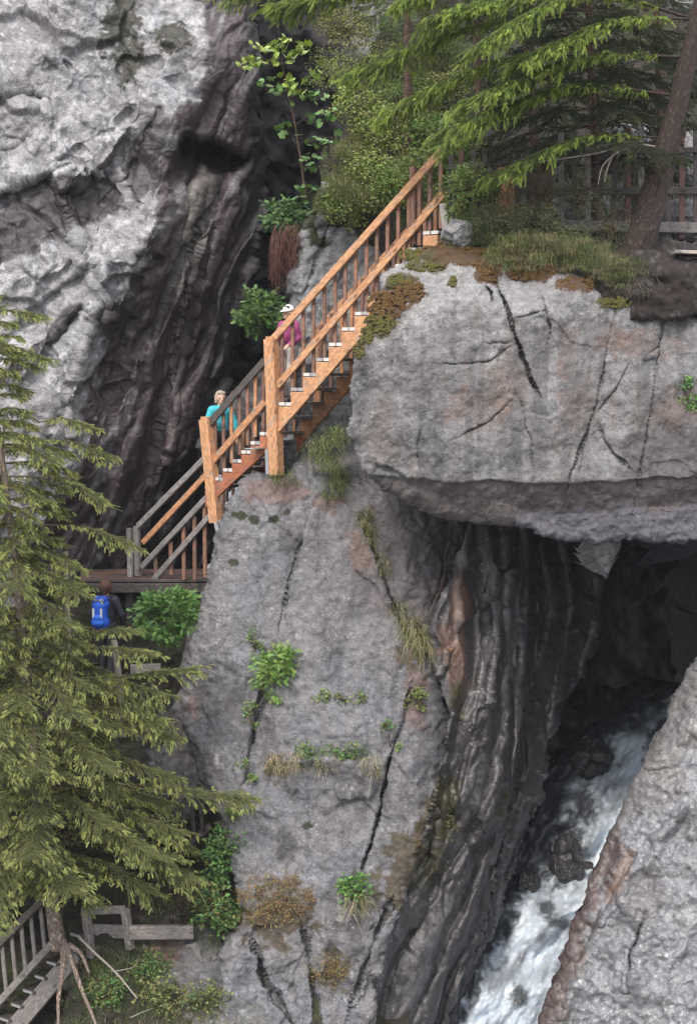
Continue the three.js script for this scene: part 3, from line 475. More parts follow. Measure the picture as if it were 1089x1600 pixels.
function stairFlight(label, a, b, n, i0, i1, width, mats) { // a, b: near ends of tread 0 and tread n
  const root = thing('wooden_staircase', label, 'staircase', a.clone());
  const step = b.clone().sub(a).divideScalar(n), run = V(step.x, 0, step.z), rise = step.y, rl = run.length(), rd = run.clone().normalize();
  for (const [off, m] of [[0.03, mats.stringer], [width - 0.03, mats.farStringer]]) { // notched strings, near and far
    const sh = new THREE.Shape(), s0 = i0, s1 = i1 + 1, deep = mats.deep ?? 0.34;
    sh.moveTo(s0 * rl - 0.02, s0 * rise - deep);
    for (let i = s0; i < s1; i++) { sh.lineTo(i * rl - 0.02, i * rise - 0.05 - (i === s0 ? 0.0 : 0)); sh.lineTo((i + 1) * rl - 0.02, i * rise - 0.05); }
    sh.lineTo(s1 * rl - 0.02, s1 * rise - deep - 0.05); sh.closePath();
    const g = new THREE.ExtrudeGeometry(sh, { depth: 0.06, bevelEnabled: true, bevelSize: 0.006, bevelThickness: 0.006, bevelSegments: 1 });
    const M4 = new THREE.Matrix4().makeBasis(rd, UP, rd.clone().cross(UP)); g.applyMatrix4(M4); const q = a.clone().addScaledVector(FAR, off); g.translate(q.x, q.y, q.z);
    // uv along the slope
    const p = g.attributes.position, u = g.attributes.uv, sl = Math.hypot(rl, rise); for (let i = 0; i < p.count; i++) { const dx = V(p.getX(i) - q.x, 0, p.getZ(i) - q.z).dot(rd), dy = p.getY(i) - q.y; u.setXY(i, (dx * rl + dy * rise) / sl, (-dx * rise + dy * rl) / sl + 0.2 * V(p.getX(i), 0, p.getZ(i)).dot(FAR)); }
    part(root, 'stringer', g, m);
  }
  for (let i = i0; i <= i1; i++) {
    const c = a.clone().addScaledVector(step, i).addScaledVector(rd, rl * 0.5 - 0.02);
    const t = part(root, 'tread', beam(c.clone().addScaledVector(FAR, -0.015), c.clone().addScaledVector(FAR, width + 0.01), rl + 0.05, 0.045, rd.clone(), 0.006), mats.tread);
    for (const k of [-1, 1]) { const e = c.clone().addScaledVector(rd, k * (rl * 0.25 + 0.008)).addScaledVector(FAR, -0.021); mesh('end_plate', rel(beam(e, e.clone().addScaledVector(FAR, 0.012), rl * 0.46, 0.052, rd.clone(), 0.003), root), rnd() < 0.8 ? whiteStrip : metal, t); }
  }
  return { root, step, rd, width };
}
function railing(root, top, mid, n, drop, mats, off, skip = 0, plus = 0.05) { // boards top and mid ([x0,y0,x1,y1] as surveyed), n balusters behind them
  const T = (e, o = 0) => S(mix(top[0], top[2], e), mix(top[1], top[3], e), off + o), Mi = (e, o = 0) => S(mix(mid[0], mid[2], e), mix(mid[1], mid[3], e), off + o);
  part(root, 'top_rail', beam(T(0), T(1), 0.05, 0.12, FAR, 0.008), mats.top);
  part(root, 'lower_rail', beam(Mi(0), Mi(1), 0.05, 0.115, FAR, 0.008), mats.mid);
  for (let i = skip; i < n; i++) {
    const e = (i + 0.6) / n, x = mix(top[0], top[2], e), e2 = (x - mid[0]) / (mid[2] - mid[0]), a = T(e, plus), b = S(x, mix(mid[1], mid[3], e2) + drop * rr(0.94, 1.05), off + plus);
    b.x = a.x + rr(-0.012, 0.012); b.z = a.z;
    part(root, 'baluster', beam(b, a.clone().add(V(0, 0.02, 0)), 0.062, 0.032, RUN, 0.005), pick(mats.bal));
  }
}
function post(root, a, b, s, m, side = RUN) { // square post with a sloped, chamfered head
  const p = part(root, 'post', beam(a, b, s, s, side, 0.018), m);
  mesh('post_cap', rel(beam(b.clone(), b.clone().add(V(0, s * 0.22, 0)), s * 0.8, s * 0.8, side, s * 0.16), root), m, p);
  return p;
}
// upper flight, fresh larch
const up1 = stairFlight('long fresh orange larch staircase climbing to the mossy boulder top', S(439, 631), S(558, 490), 6, -1, 11, 0.98, { stringer: W.larch, farStringer: W.larch2, tread: W.tread, deep: 0.45 });
railing(up1.root, [428, 529, 692, 233], [434, 603, 692, 304], 16, 46, { top: W.larch, mid: W.larch, bal: [W.old, W.old2, W.old] }, 0);
railing(up1.root, [440, 518, 638, 296], [446, 592, 638, 367], 12, 46, { top: W.larch2, mid: W.larch, bal: [W.old, W.old2, W.larch2] }, 0.95, 0, -0.05);
{ const p = post(up1.root, S(432, 742), S(424, 530), 0.2, W.larch); for (const y of [665, 680, 605]) bolt(p, up1.root, S(429, y).addScaledVector(FAR, -0.105), NEARN);
  part(up1.root, 'bracket', beam(S(424, 740, -0.106), S(423, 702, -0.106), 0.07, 0.008, RUN, 0.002), metal);
  post(up1.root, S(446, 660, 0.95), S(440, 520, 0.95), 0.14, W.larch2); post(up1.root, S(640, 380, 0.1), S(640, 262, 0.1), 0.1, W.old); }
// middle flight
const up2 = stairFlight('short middle flight of orange stairs with five pale treads between two square posts', S(338, 748), S(398, 689), 4.2, -1, 5, 0.98, { stringer: W.red, farStringer: W.red, tread: W.tread });
railing(up2.root, [326, 664, 414, 563], [330, 724, 414, 628], 7, 34, { top: W.dark, mid: W.larch2, bal: [W.old, W.larch2, W.old2] }, 0);
railing(up2.root, [286, 712, 415, 566], [300, 770, 415, 634], 8, 34, { top: W.dark, mid: W.dark, bal: [W.old, W.larch2, W.old2] }, 0.95, 0, -0.05);
{ const p = post(up2.root, S(338, 816), S(322, 655), 0.19, W.larch); for (const y of [745, 778, 700]) bolt(p, up2.root, S(331, y).addScaledVector(FAR, -0.1), NEARN);
  part(up2.root, 'landing_plate', beam(S(402, 700, 0.1), S(416, 700, 0.1), 0.9, 0.02, FAR, 0.004), metal); }
// lowest grey railing and the landing
const land = thing('wooden_landing', 'weathered brown plank landing with grey sloping rails below the middle flight', 'landing', S(230, 905));
for (const [r, m] of [[[216, 822, 324, 712], W.grey], [[224, 848, 328, 736], W.larch2], [[222, 886, 332, 768], W.grey], [[230, 918, 334, 799], W.grey]]) part(land, 'rail', beam(S(r[0], r[1]), S(r[2], r[3]), 0.05, 0.1, FAR, 0.01), m);
for (const [x, y0, y1, m] of [[264, 846, 898, W.old], [284, 822, 906, W.old], [301, 806, 906, W.old2], [317, 792, 903, W.old], [240, 868, 900, W.old2]]) part(land, 'baluster', beam(S(x + 1, y1, 0.05), S(x, y0, 0.05), 0.075, 0.034, RUN, 0.006), m);
for (const [x, y0, y1, s, m, o] of [[197, 826, 905, 0.1, W.grey, 0.1], [213, 822, 900, 0.1, W.grey, 0.02], [207, 850, 958, 0.085, W.pale, -0.06], [296, 702, 790, 0.08, W.grey, 0.95]]) part(land, 'post', beam(S(x + 2, y1, o), S(x, y0, o), s, s, RUN, 0.014), m);
{ const y = S(230, 905).y, zf = zNear(250) + 0.1;
  for (let k = 0; k < 7; k++) { const z = zf - 0.1 - k * 0.215, a = P(128, 900, z), b = P(325, 900, z); a.y = b.y = y + rr(-0.004, 0.004); part(land, 'plank', beam(a, b, 0.05, 0.2, UP, 0.008), k % 3 ? W.brown : W.dark); }
  for (const [z, dy] of [[zf, -0.12], [zf - 1.3, -0.12]]) { const a = P(125, 905, z), b = P(328, 905, z); a.y = b.y = y + dy; part(land, 'beam', beam(a, b, 0.16, 0.1, UP, 0.01), W.dark); }
  const q = P(205, 935, zf - 0.2); part(land, 'leg', beam(q.clone().setY(y - 1.6), q.clone().setY(y - 0.2), 0.14, 0.14, RUN, 0.01), W.dark);
  const q2 = P(315, 935, zf - 0.2); part(land, 'leg', beam(q2.clone().setY(y - 1.6), q2.clone().setY(y - 0.2), 0.14, 0.14, RUN, 0.01), W.dark);
}
const FOAM = polySD([[1120, 1070], [1050, 1096], [1020, 1108], [1000, 1132], [958, 1158], [968, 1180], [958, 1200], [920, 1212], [898, 1224], [890, 1252], [894, 1282], [862, 1330], [838, 1376], [812, 1408], [796, 1450], [776, 1500], [748, 1550], [715, 1600], [670, 1760], [640, 1860], [1000, 1860], [1010, 1500], [1100, 1300], [1180, 1070]]);
// ---------- the stream ----------
const waterMat = new THREE.MeshStandardMaterial({ name: 'white_water', vertexColors: true, roughness: 0.4 });
const flowAcross = (x, y) => x + (y - 1090) * 0.56;       // constant along the current
const bedZ = (y) => -6.2 + 1.02 * (y - 1090) / 100;
rock({
  name: 'stream', kind: 'structure', mat: waterMat, step: 2.6, back: 0.15, under: 0, round: 10, roundM: 0.1, rough: 4, disp: 0.04, jag: 0,
  poly: [[1120, 1070], [1040, 1080], [985, 1110], [920, 1140], [850, 1210], [800, 1330], [740, 1450], [680, 1600], [600, 1860], [1000, 1860], [1010, 1500], [1100, 1300], [1180, 1070]],
  z: (x, y) => { const a = flowAcross(x, y), st = 40; return bedZ(y) + 0.55 + 0.22 * Math.sin(y * 0.05 + 2 * N3(a * 0.012, y * 0.004, 3)) + 0.16 * fbm(a * 0.02, y * 0.012, 5, 4) + 0.07 * fbm(a * 0.07, y * 0.03, 6, 3) - 0.4 * Math.max(0, 1 - Math.hypot((x - 890) / 34, (y - 1330) / 60)) - 0.3 * Math.max(0, 1 - Math.hypot((x - 915) / 24, (y - 1262) / 34)); },
  color(x, y, X, Y, Z, c) {
    const a = flowAcross(x, y), f = 0.35 + 0.8 * fbm(a * 0.02, y * 0.009, 11, 5, 0.6) + 0.35 * fbm(a * 0.06, y * 0.02, 13, 4);
    let t = sst(-0.5, 0.7, f);
    const hole = Math.max(blob(884, 1330, 36, 62, 0.5)(x, y), blob(914, 1262, 22, 40, 0.3)(x, y), blob(848, 1420, 16, 15)(x, y), blob(812, 1556, 16, 18)(x, y), blob(870, 1440, 26, 12, 0.4)(x, y), blob(1030, 1150, 20, 50, 0.5)(x, y));
    t *= 1 - 0.93 * ragged(hole - 0.15, X, Y, Z, 2.4, 0.8, 0.35);
    t *= 1 - sst(-10, 12, FOAM(x, y) + 26 * fbm(X * 2.2, Y * 2.2, Z * 2.2, 4, 0.6));
    set(c, [0.06, 0.066, 0.075]); lay(c, [0.56, 0.64, 0.73], t); lay(c, [0.8, 0.86, 0.91], 0.75 * sst(0.55, 0.95, f) * t);
  },
});
function stoneMesh(name, label, c, r, base, m, s, parent, detail = 24) {
  const g = new THREE.IcosahedronGeometry(1, detail), p = g.attributes.position, col = new Float32Array(p.count * 3), k = [0, 0, 0], uv = new Float32Array(p.count * 2);
  for (let i = 0; i < p.count; i++) {
    let x = p.getX(i), y = p.getY(i), z = p.getZ(i); const d = 1 + 0.22 * fbm(x * 0.9 + s, y * 0.9, z * 0.9, 3) + 0.22 * facet(x * 0.9 + s, y * 0.9 + 9, z * 0.9 + 5);
    x *= d * r[0]; y *= d * r[1]; z *= d * r[2]; p.setXYZ(i, x, y, z); stone(k, x + s, y, z, base, { white: 0.2, dark: 0.2 }); col.set(k, i * 3); uv[2 * i] = x + z * 0.5; uv[2 * i + 1] = y + 0.3 * z;
  }
  g.setAttribute('color', new THREE.BufferAttribute(col, 3)); g.setAttribute('uv', new THREE.BufferAttribute(uv, 2)); g.computeVertexNormals();
  const o = mesh(name, g, m, parent); o.position.copy(c); if (label) tag(o, label, 'rock'); return o;
}
stoneMesh('stream_rock', 'large black wet rock beside the upper cascade of the stream', P(922, 1186, bedZ(1186) + 0.5), [0.42, 0.42, 0.4], [0.08, 0.075, 0.08], wetRock, 3);
stoneMesh('stream_rock', 'black wet rock splitting the white water at mid stream', P(886, 1345, bedZ(1345) + 0.42), [0.3, 0.46, 0.3], [0.08, 0.075, 0.08], wetRock, 7);
stoneMesh('stream_rock', 'small dark rock poking out against the right bank of the stream', P(918, 1352, bedZ(1352) + 0.7), [0.1, 0.07, 0.1], [0.08, 0.075, 0.08], wetRock, 9, null, 8);
stoneMesh('stream_rock', 'low black rock at the foot of the layered wall beside the lower rapids', P(822, 1385, bedZ(1385) + 0.4), [0.22, 0.3, 0.25], [0.08, 0.075, 0.08], wetRock, 12, null, 12);
// ---------- plants ----------
const leafMat = (name, rough = 0.75, tr = 0.3) => new THREE.MeshPhysicalMaterial({ name, color: 0xffffff, roughness: rough, transmission: tr, thickness: 0, side: THREE.DoubleSide });
const needleMat = leafMat('needles', 0.8, 0.15), leafM = leafMat('leaves', 0.65, 0.3), grassM = Object.assign(leafMat('grass_blades', 0.8, 0.2), { vertexColors: true });
const barkTex = tile(512, (u, v) => { const n = tor(u, v * 0.4, 26, 4, 2), l = tor(u, v, 9, 3, 6); const k = 1 + 0.45 * n; const p = l > 0.28 ? 1.5 : 1; return [112 * k * p, 100 * k * p, 92 * k * p]; }, true);
const bark = (name, color) => new THREE.MeshStandardMaterial({ name, map: barkTex, bumpMap: barkTex, bumpScale: 0.015, color, roughness: 0.9 });
const barkGrey = bark('grey_bark', 0xffffff), barkDark = bark('dark_bark', 0xa08e86), barkPale = bark('pale_bark', new THREE.Color(1, 1, 1)), twigM = bark('twig_bark', 0xb5a594);
const palewood = new THREE.MeshStandardMaterial({ name: 'bare_wood', color: 0x857d76, roughness: 0.85 });
function tube(pts, r0, r1, seg = 8, rad = 6, wob = 0) {
  const curve = new THREE.CatmullRomCurve3(pts), n = Math.max(3, pts.length * seg >> 1), g = new THREE.TubeGeometry(curve, n, 1, rad, false), p = g.attributes.position, uv = g.attributes.uv, L = curve.getLength();
  for (let i = 0; i <= n; i++) { const c = curve.getPointAt(i / n), r = mix(r0, r1, Math.pow(i / n, 0.8)); for (let k = 0; k <= rad; k++) { const j = i * (rad + 1) + k, w = 1 + wob * N3(c.x * 5 + k * 1.7, c.y * 3, c.z * 5); p.setXYZ(j, c.x + (p.getX(j) - c.x) * r * w, c.y + (p.getY(j) - c.y) * r * w, c.z + (p.getZ(j) - c.z) * r * w); uv.setXY(j, k / rad * Math.max(0.2, Math.round(r0 * 6.3 * 5) / 5), i / n * L); } }
  g.computeVertexNormals(); return g;
}
function tris(list) { const g = new THREE.BufferGeometry(); g.setAttribute('position', new THREE.Float32BufferAttribute(list, 3)); g.computeVertexNormals(); return g; }
function sprigGeo(len, n, nl, nw, up = 0.4, droop = 0) { // one twig with separate needles, along +x
  const t = []; 
  for (let i = 0; i < n; i++) { const u = i / n, a = i * 2.4, r = rr(0.8, 1.15) * nl * (1 - 0.35 * u), x = len * u, fx = 0.55 + 0.4 * u, cy = Math.cos(a) * 0.85 + up * 0.3, cz = Math.sin(a), y0 = -droop * x * x / len;
    const dx = r * fx, dy = r * cy * 0.8, dz = r * cz * 0.9, s = nw / 2; t.push(x - s, y0 - s * cz, s * cy, x + s, y0 + s * cz, -s * cy, x + dx, y0 + dy, dz); }
  t.push(0, 0.003, 0, 0, -0.003, 0, len, -droop * len, 0); return tris(t);
}
const spruceSprig = sprigGeo(0.13, 100, 0.022, 0.0042), shootSprig = sprigGeo(0.07, 76, 0.02, 0.0045, 0, 0.3), larchSprig = sprigGeo(0.13, 100, 0.029, 0.004, 0.3, 0.2);
class Copies { // collects placed copies of one small shape, built as one mass of foliage
  constructor() { this.m = []; this.c = []; }
  add(p, dir, scale, color, roll = rr(-1.2, 1.2), up = UP) {
    const x = dir.clone().normalize(), z = x.clone().cross(up).normalize(); if (!(z.lengthSq() > 0.5)) z.set(0, 0, 1); const y = z.clone().cross(x);
    const M = new THREE.Matrix4().makeBasis(x, y, z).multiply(new THREE.Matrix4().makeRotationX(roll)).scale(V(scale, scale, scale)); M.setPosition(p); this.m.push(M); this.c.push(color);
  }
  build(name, geo, mat, parent) {
    const o = new THREE.InstancedMesh(geo, mat, this.m.length), off = new THREE.Matrix4().makeTranslation(-parent.position.x, -parent.position.y, -parent.position.z), c = new THREE.Color();
    this.m.forEach((M, i) => { o.setMatrixAt(i, off.clone().multiply(M)); o.setColorAt(i, c.setRGB(...this.c[i])); });
    o.name = name; o.userData.kind = 'stuff'; o.castShadow = o.receiveShadow = true; parent.add(o); return o;
  }
}
const vary = (c, k = 0.3) => { const a = 1 + rr(-k, k), b = rr(-0.1, 0.1); return [c[0] * a * (1 + b), c[1] * a, c[2] * a * (1 - b)]; };
// one conifer bough: a limb with side twigs in a flat, drooping spray
function bough(root, old, young, p0, p1, sag, o) {
  const L = p0.distanceTo(p1), mid = p0.clone().lerp(p1, 0.5).add(V(0, sag, 0)), q = p0.clone().lerp(p1, 0.8).add(V(0, sag * 0.5, 0)), pts = [p0, mid, q, p1], cv = new THREE.CatmullRomCurve3(pts);
  mesh('branch', rel(tube(pts, 0.006 + L * 0.0055, 0.003, 6, 5), root), o.bark ?? twigM, root);
  const n = Math.round(L / (o.gap ?? 0.055)), side = V(0, 0, 0);
  for (let i = Math.round(n * (o.bare ?? 0.12)); i <= n; i++) {
    const u = i / n, c = cv.getPoint(u), d = cv.getTangent(u); side.crossVectors(d, UP).normalize();
    for (const s of [-1, 1]) {
      const tl = (o.spread ?? 0.42) * Math.pow(Math.sin(Math.PI * Math.min(1, 0.16 + 0.84 * (1 - u) * 1.05 + 0.05)), 0.7) * L / (0.5 + L * 0.55) * rr(0.55, 1.15);
      const td = d.clone().multiplyScalar(rr(0.5, 0.9)).addScaledVector(side, s * rr(0.6, 1)).add(V(0, rr(-0.35, 0.1) * (o.droop ?? 1), 0)).normalize(), m = Math.max(1, Math.round(tl / (o.pace ?? 0.085)));
      let pp = c.clone();
      for (let k = 0; k < m; k++) { td.y -= 0.1 * (o.droop ?? 1) * rnd(); td.normalize(); const dd = td.clone().add(V(rr(-0.3, 0.3), rr(-0.35, 0.25), rr(-0.3, 0.3))); const tip = k >= m - 1; 
        if (tip && rnd() < (o.youngShare ?? 0.7) && young) for (let e = 0; e < 3; e++) young.add(pp.clone().add(V(rr(-0.03, 0.03), rr(-0.02, 0.02), rr(-0.03, 0.03))), dd.clone().add(V(rr(-0.7, 0.7), rr(-0.7, 0.3), rr(-0.7, 0.7))), rr(0.7, 1.25), vary(o.youngC, 0.3));
        else old.add(pp, dd, rr(0.8, 1.25), vary(o.oldC, 0.35));
        pp = pp.clone().addScaledVector(td, o.pace ?? 0.085); }
    }
    if (rnd() < 0.6) old.add(c, d.clone().add(V(rr(-0.3, 0.3), rr(-0.2, 0.4), rr(-0.3, 0.3))), rr(0.8, 1.2), vary(o.oldC, 0.35));
  }
}
function conifer(name, label, base, top, o) {
  const root = thing(name, label, 'tree', base, o.group), H = base.distanceTo(top), old = new Copies(), young = o.youngC ? new Copies() : null;
  const bend = (t) => base.clone().lerp(top, t).add(V(0.08 * Math.sin(t * 5 + H), 0, 0.06 * Math.sin(t * 4)));
  part(root, 'trunk', tube([0, 0.12, 0.3, 0.5, 0.75, 1].map(bend), o.r, 0.02, 12, 12, 0.15), o.bark ?? barkGrey);
  let a = rnd() * 6;
  for (let h = o.from * H; h < H * 0.98; h += o.whorl * rr(0.75, 1.25)) {
    const t = h / H, len = o.len(t), k = o.per ?? 5;
    for (let i = 0; i < k; i++) { a += 2.4 + rr(-0.4, 0.4); const l = len * rr(0.7, 1.15), s = bend(t), e = s.clone().add(V(Math.cos(a) * l, -l * (o.hang ?? 0.3) * rr(0.6, 1.4) + 0.1, Math.sin(a) * l)); if (o.keep && !o.keep(e, a, s)) continue; bough(root, old, young, s, e, l * 0.08, o); }
  }
  for (const b of o.extra ?? []) bough(root, old, young, P(b[0], b[1], b[2]), P(b[3], b[4], b[5]), b[6] ?? 0.1, { ...o, ...(b[7] ?? {}) });
  old.build('foliage', o.sprig ?? spruceSprig, needleMat, root); if (young?.m.length) young.build('young_shoots', o.shoot ?? shootSprig, needleMat, root);
  return root;
}
// big spruce at the left edge, open where the landing and the walker show through
const looseSpruce = (e, a, s) => { for (const u of [0.55, 0.8, 1]) { const [x, y] = toPx(s.clone().lerp(e, u)); if (x > 128 && x < 335 && y > 880 && y < 975) return false; if (x > 195 && y < 1010) return false; } return rnd() < 0.92; };
conifer('spruce_tree', 'tall light green spruce in front of the landing at the left edge', P(100, 1482, 0.75), P(-45, 415, 0.9), {
  r: 0.13, from: 0.1, keep: looseSpruce, whorl: 0.185, per: 6, len: (t) => (t < 0.15 ? 1.4 : 2.15) * (1 - Math.pow(t, 1.5) * 0.88) * (0.85 + 0.25 * Math.sin(t * 37)), hang: 0.26, oldC: [0.15, 0.17, 0.06], youngC: [0.36, 0.4, 0.13], youngShare: 0.8, droop: 0.7,
  extra: [[100, 990, 0.9, 200, 985, 1.2, 0.02], [110, 1075, 0.9, 300, 1045, 1.1, 0.05], [100, 1060, 0.9, 255, 1085, 1.4, 0.1], [95, 1110, 0.9, 245, 1125, 1.6, 0.1], [95, 1250, 0.9, 280, 1300, 1.4, 0.1], [95, 1020, 0.9, 225, 1020, 1.5, 0.08], [100, 1225, 0.9, 385, 1248, 1.2, 0.08], [60, 690, 0.9, 165, 712, 1.3], [60, 740, 0.9, 162, 785, 1.2], [70, 820, 0.9, 200, 850, 1.3], [60, 660, 0.9, 140, 668, 1.2], [100, 1300, 0.9, 300, 1375, 1.4, 0.12], [100, 1330, 0.9, 235, 1395, 1.5, 0.1], [90, 1130, 0.9, 265, 1150, 1.3, 0.1], [95, 1180, 0.9, 270, 1215, 1.3, 0.1], [-40, 500, 0.9, 60, 492, 1.2], [-30, 545, 0.9, 70, 560, 1.2]],
});
{ // surface roots and dead stems round its foot
  const t = scene.children.find((o) => o.name === 'spruce_tree');
  for (const q of [[[100, 1470], [112, 1500], [128, 1545], [152, 1604]], [[100, 1480], [98, 1520], [92, 1560], [92, 1604]], [[108, 1476], [128, 1492], [140, 1520]]]) part(t, 'root', tube(q.map(([x, y], i) => P(x, y, 0.85 + (y - 1470) * 0.008)), 0.05, 0.02, 10, 7, 0.2), barkGrey);
}
function deadStem(label, pts, r0, r1, twigs) {
  const root = thing('dead_stem', label, 'dead wood', P(...pts[0])); part(root, 'stem', tube(pts.map((p) => P(...p)), r0, r1, 10, 7, 0.15), palewood);
  for (const t of twigs ?? []) part(root, 'twig', tube(t.map((p) => P(...p)), 0.012, 0.004, 8, 5), palewood);
}
deadStem('thin pale upright dead trunk left of the blue backpack', [[108, 1100, 0.2], [108, 1000, 0.2], [105, 930, 0.2], [103, 862, 0.2]], 0.055, 0.04);
deadStem('short whitish dead stump below the blue backpack', [[192, 1150, 0.0], [186, 1085, 0.05], [184, 1045, 0.1], [178, 1000, 0.1]], 0.075, 0.05);
deadStem('bare crooked grey branch lying beside the spruce roots', [[124, 1464, 1.0], [150, 1490, 1.3], [180, 1518, 1.5], [215, 1560, 1.9]], 0.025, 0.012, [[[180, 1518, 1.5], [210, 1510, 1.5], [216, 1498, 1.5]], [[205, 1590, 2.1], [222, 1582, 2.1], [240, 1575, 2.1]]]);
deadStem('thin bare branch reaching over the shrubs beside the dark picket fence', [[185, 1224, 1.0], [215, 1230, 1.0], [255, 1240, 1.0], [295, 1240, 1.0]], 0.016, 0.008);

// the trees on the boulder terrace
const trunkBark = bark('larch_bark', 0x726a6b);
const leaning = conifer('larch_tree', 'leaning rough trunked larch with bright green hanging boughs at the top right', P(984, 408, 0.95), P(1190, -330, 0.9), {
  r: 0.25, from: 0.98, whorl: 1, len: () => 0.1, per: 1, bark: trunkBark, sprig: larchSprig, shoot: larchSprig, oldC: [0.14, 0.2, 0.04], youngC: [0.28, 0.37, 0.07], youngShare: 0.75, gap: 0.045, spread: 0.5, pace: 0.085, droop: 0.75, bare: 0.1,
  extra: [[1060, 150, 0.9, 712, 196, 2.0, 0.35], [1075, 90, 0.9, 745, 150, 2.2, 0.3], [1085, 30, 0.9, 820, 90, 2.3, 0.25], [1085, 30, 0.9, 690, 20, 1.9, 0.4], [1100, -40, 0.9, 640, -10, 1.6, 0.5], [1110, -80, 0.9, 560, -30, 0.9, 0.5], [860, 120, 1.9, 705, 215, 2.0, 0.1], [1100, -60, 0.9, 760, 60, 2.4, 0.3], [1040, 215, 0.9, 780, 268, 1.6, 0.25], [960, 60, 1.6, 610, 170, 1.2, 0.2], [900, 20, 1.6, 560, 110, 0.8, 0.2], [740, -40, 1.5, 440, 10, 0.6, 0.1], [700, -80, 1.0, 370, -20, 0.6, 0.2]],
});
for (const q of [[[1040, 232, 0.9], [985, 226, 1.0], [930, 240, 1.2], [850, 252, 1.3], [790, 262, 1.3]], [[985, 226, 1.0], [955, 245, 1.2], [940, 262, 1.3], [934, 288, 1.3]], [[955, 245, 1.2], [948, 265, 1.2], [944, 285, 1.2]], [[1000, 222, 1.0], [975, 222, 1.1], [920, 232, 1.2]]]) part(leaning, 'dead_branch', tube(q.map((p) => P(...p)), 0.022, 0.006, 10, 6, 0.2), palewood);
const darkC = [0.04, 0.055, 0.022];
conifer('spruce_tree', 'dark spruce with a slim trunk standing behind the leaning larch', P(917, 368, -0.2), P(930, -420, -0.4), { r: 0.09, from: 0.14, whorl: 0.22, per: 6, len: (t) => 1.9 * (1.1 - t), hang: 0.22, bark: barkDark, oldC: darkC, youngC: [0.06, 0.08, 0.02], youngShare: 0.4, gap: 0.09 });
conifer('spruce_tree', 'dark green spruce rising above the upper end of the orange stairs', P(742, 360, -1.2), P(748, -380, -1.6), { r: 0.08, from: 0.45, whorl: 0.34, per: 5, len: (t) => 1.7 * (1.05 - t), hang: 0.22, bark: barkDark, oldC: [0.07, 0.1, 0.03], youngC: [0.15, 0.2, 0.04], youngShare: 0.5, gap: 0.09 });
conifer('spruce_tree', 'dark spruce at the top centre behind the shrubby slope', P(628, 250, -3.4), P(640, -420, -3.6), { r: 0.09, from: 0.36, whorl: 0.34, per: 5, len: (t) => 1.5 * (1.05 - t), hang: 0.25, bark: barkDark, oldC: [0.08, 0.1, 0.03], youngC: [0.16, 0.2, 0.05], youngShare: 0.5, gap: 0.1 });
conifer('spruce_tree', 'dark spruce behind the fence at the top right corner', P(1030, 330, -3.4), P(1030, -420, -3.6), { r: 0.1, from: 0.25, whorl: 0.36, per: 5, len: (t) => 1.8 * (1.05 - t), hang: 0.22, bark: barkDark, oldC: darkC, youngC: [0.05, 0.07, 0.02], youngShare: 0.3, gap: 0.1 });
conifer('spruce_tree', 'dark spruce behind the fence between the two slim trunks', P(830, 330, -3.0), P(830, -420, -3.2), { r: 0.1, from: 0.15, whorl: 0.36, per: 5, len: (t) => 1.6 * (1.05 - t), hang: 0.22, bark: barkDark, oldC: darkC, youngC: [0.05, 0.07, 0.02], youngShare: 0.3, gap: 0.1 });

// leafy plants
const leafGeo = (w, l) => tris([0, 0, 0, l * 0.45, 0.1 * l, w / 2, l, -0.1 * l, 0, 0, 0, 0, l, -0.1 * l, 0, l * 0.45, 0.1 * l, -w / 2]);
const smallLeaf = leafGeo(0.034, 0.055), midLeaf = leafGeo(0.045, 0.075), tinyLeaf = leafGeo(0.016, 0.036), feather = (() => { const t = []; for (let i = 0; i < 9; i++) { const u = i / 9, x = u * 0.15, l = 0.045 * Math.sin(Math.PI * (0.15 + 0.8 * (1 - u))) + 0.006; for (const s of [-1, 1]) t.push(x, -u * u * 0.03, 0, x + 0.016, -u * u * 0.03, 0, x + 0.014, -u * u * 0.03 - 0.004, s * l); } return tris(t); })();
function shrub(name, label, category, px, py, z, r, n, geo, cols, o = {}) { // r: half sizes in metres
  if (typeof z !== 'number') z = z.surface(px, py) + r[2] * 0.5;
  const base = P(px, py, z).add(V(0, -r[1] * (o.sit ?? 0.7), 0)), root = thing(name, label, category, base, o.group), c = P(px, py, z), lv = new Copies();
  const stems = o.stems ?? 5, tips = [];
  for (let i = 0; i < stems; i++) { const a = rnd() * 6.28, e = c.clone().add(V(Math.cos(a) * r[0] * rr(0.3, 0.8), r[1] * rr(-0.1, 0.7), Math.sin(a) * r[2] * rr(0.3, 0.8))); tips.push(e); part(root, 'stem', tube([base, base.clone().lerp(e, 0.5).add(V(rr(-0.04, 0.04), 0.03, rr(-0.04, 0.04))), e], 0.008, 0.003, 6, 4), twigM); }
  const nc = Math.max(4, Math.round(n / 28)), cl = [];
  for (let i = 0; i < nc; i++) { let x, y, q; do { x = rr(-1, 1); y = rr(-1, 1); q = rr(-1, 1); } while (x * x + y * y + q * q > 1); cl.push(c.clone().add(V(x * r[0] + (o.lean ?? 0) * y * r[1], y * r[1], q * r[2]))); }
  for (let i = 0; i < n; i++) { const b = pick(cl), s = o.clump ?? 0.11, p = b.clone().add(V(rr(-s, s), rr(-s, s) * 0.8, rr(-s, s))); lv.add(p, V(rr(-1, 1), rr(-0.5, 0.5), rr(-1, 1)).addScaledVector(p.clone().sub(c), 1.5), rr(0.7, 1.35), vary(pick(cols), 0.3)); }
  lv.build('foliage', geo, leafM, root); return root;
}
const frond = feather.clone().scale(0.62, 0.62, 0.62);
const G1 = [0.1, 0.22, 0.05], G2 = [0.16, 0.3, 0.06], G3 = [0.22, 0.29, 0.07], OL = [0.2, 0.21, 0.065], RUST = [0.3, 0.17, 0.06], DK = [0.07, 0.13, 0.04];
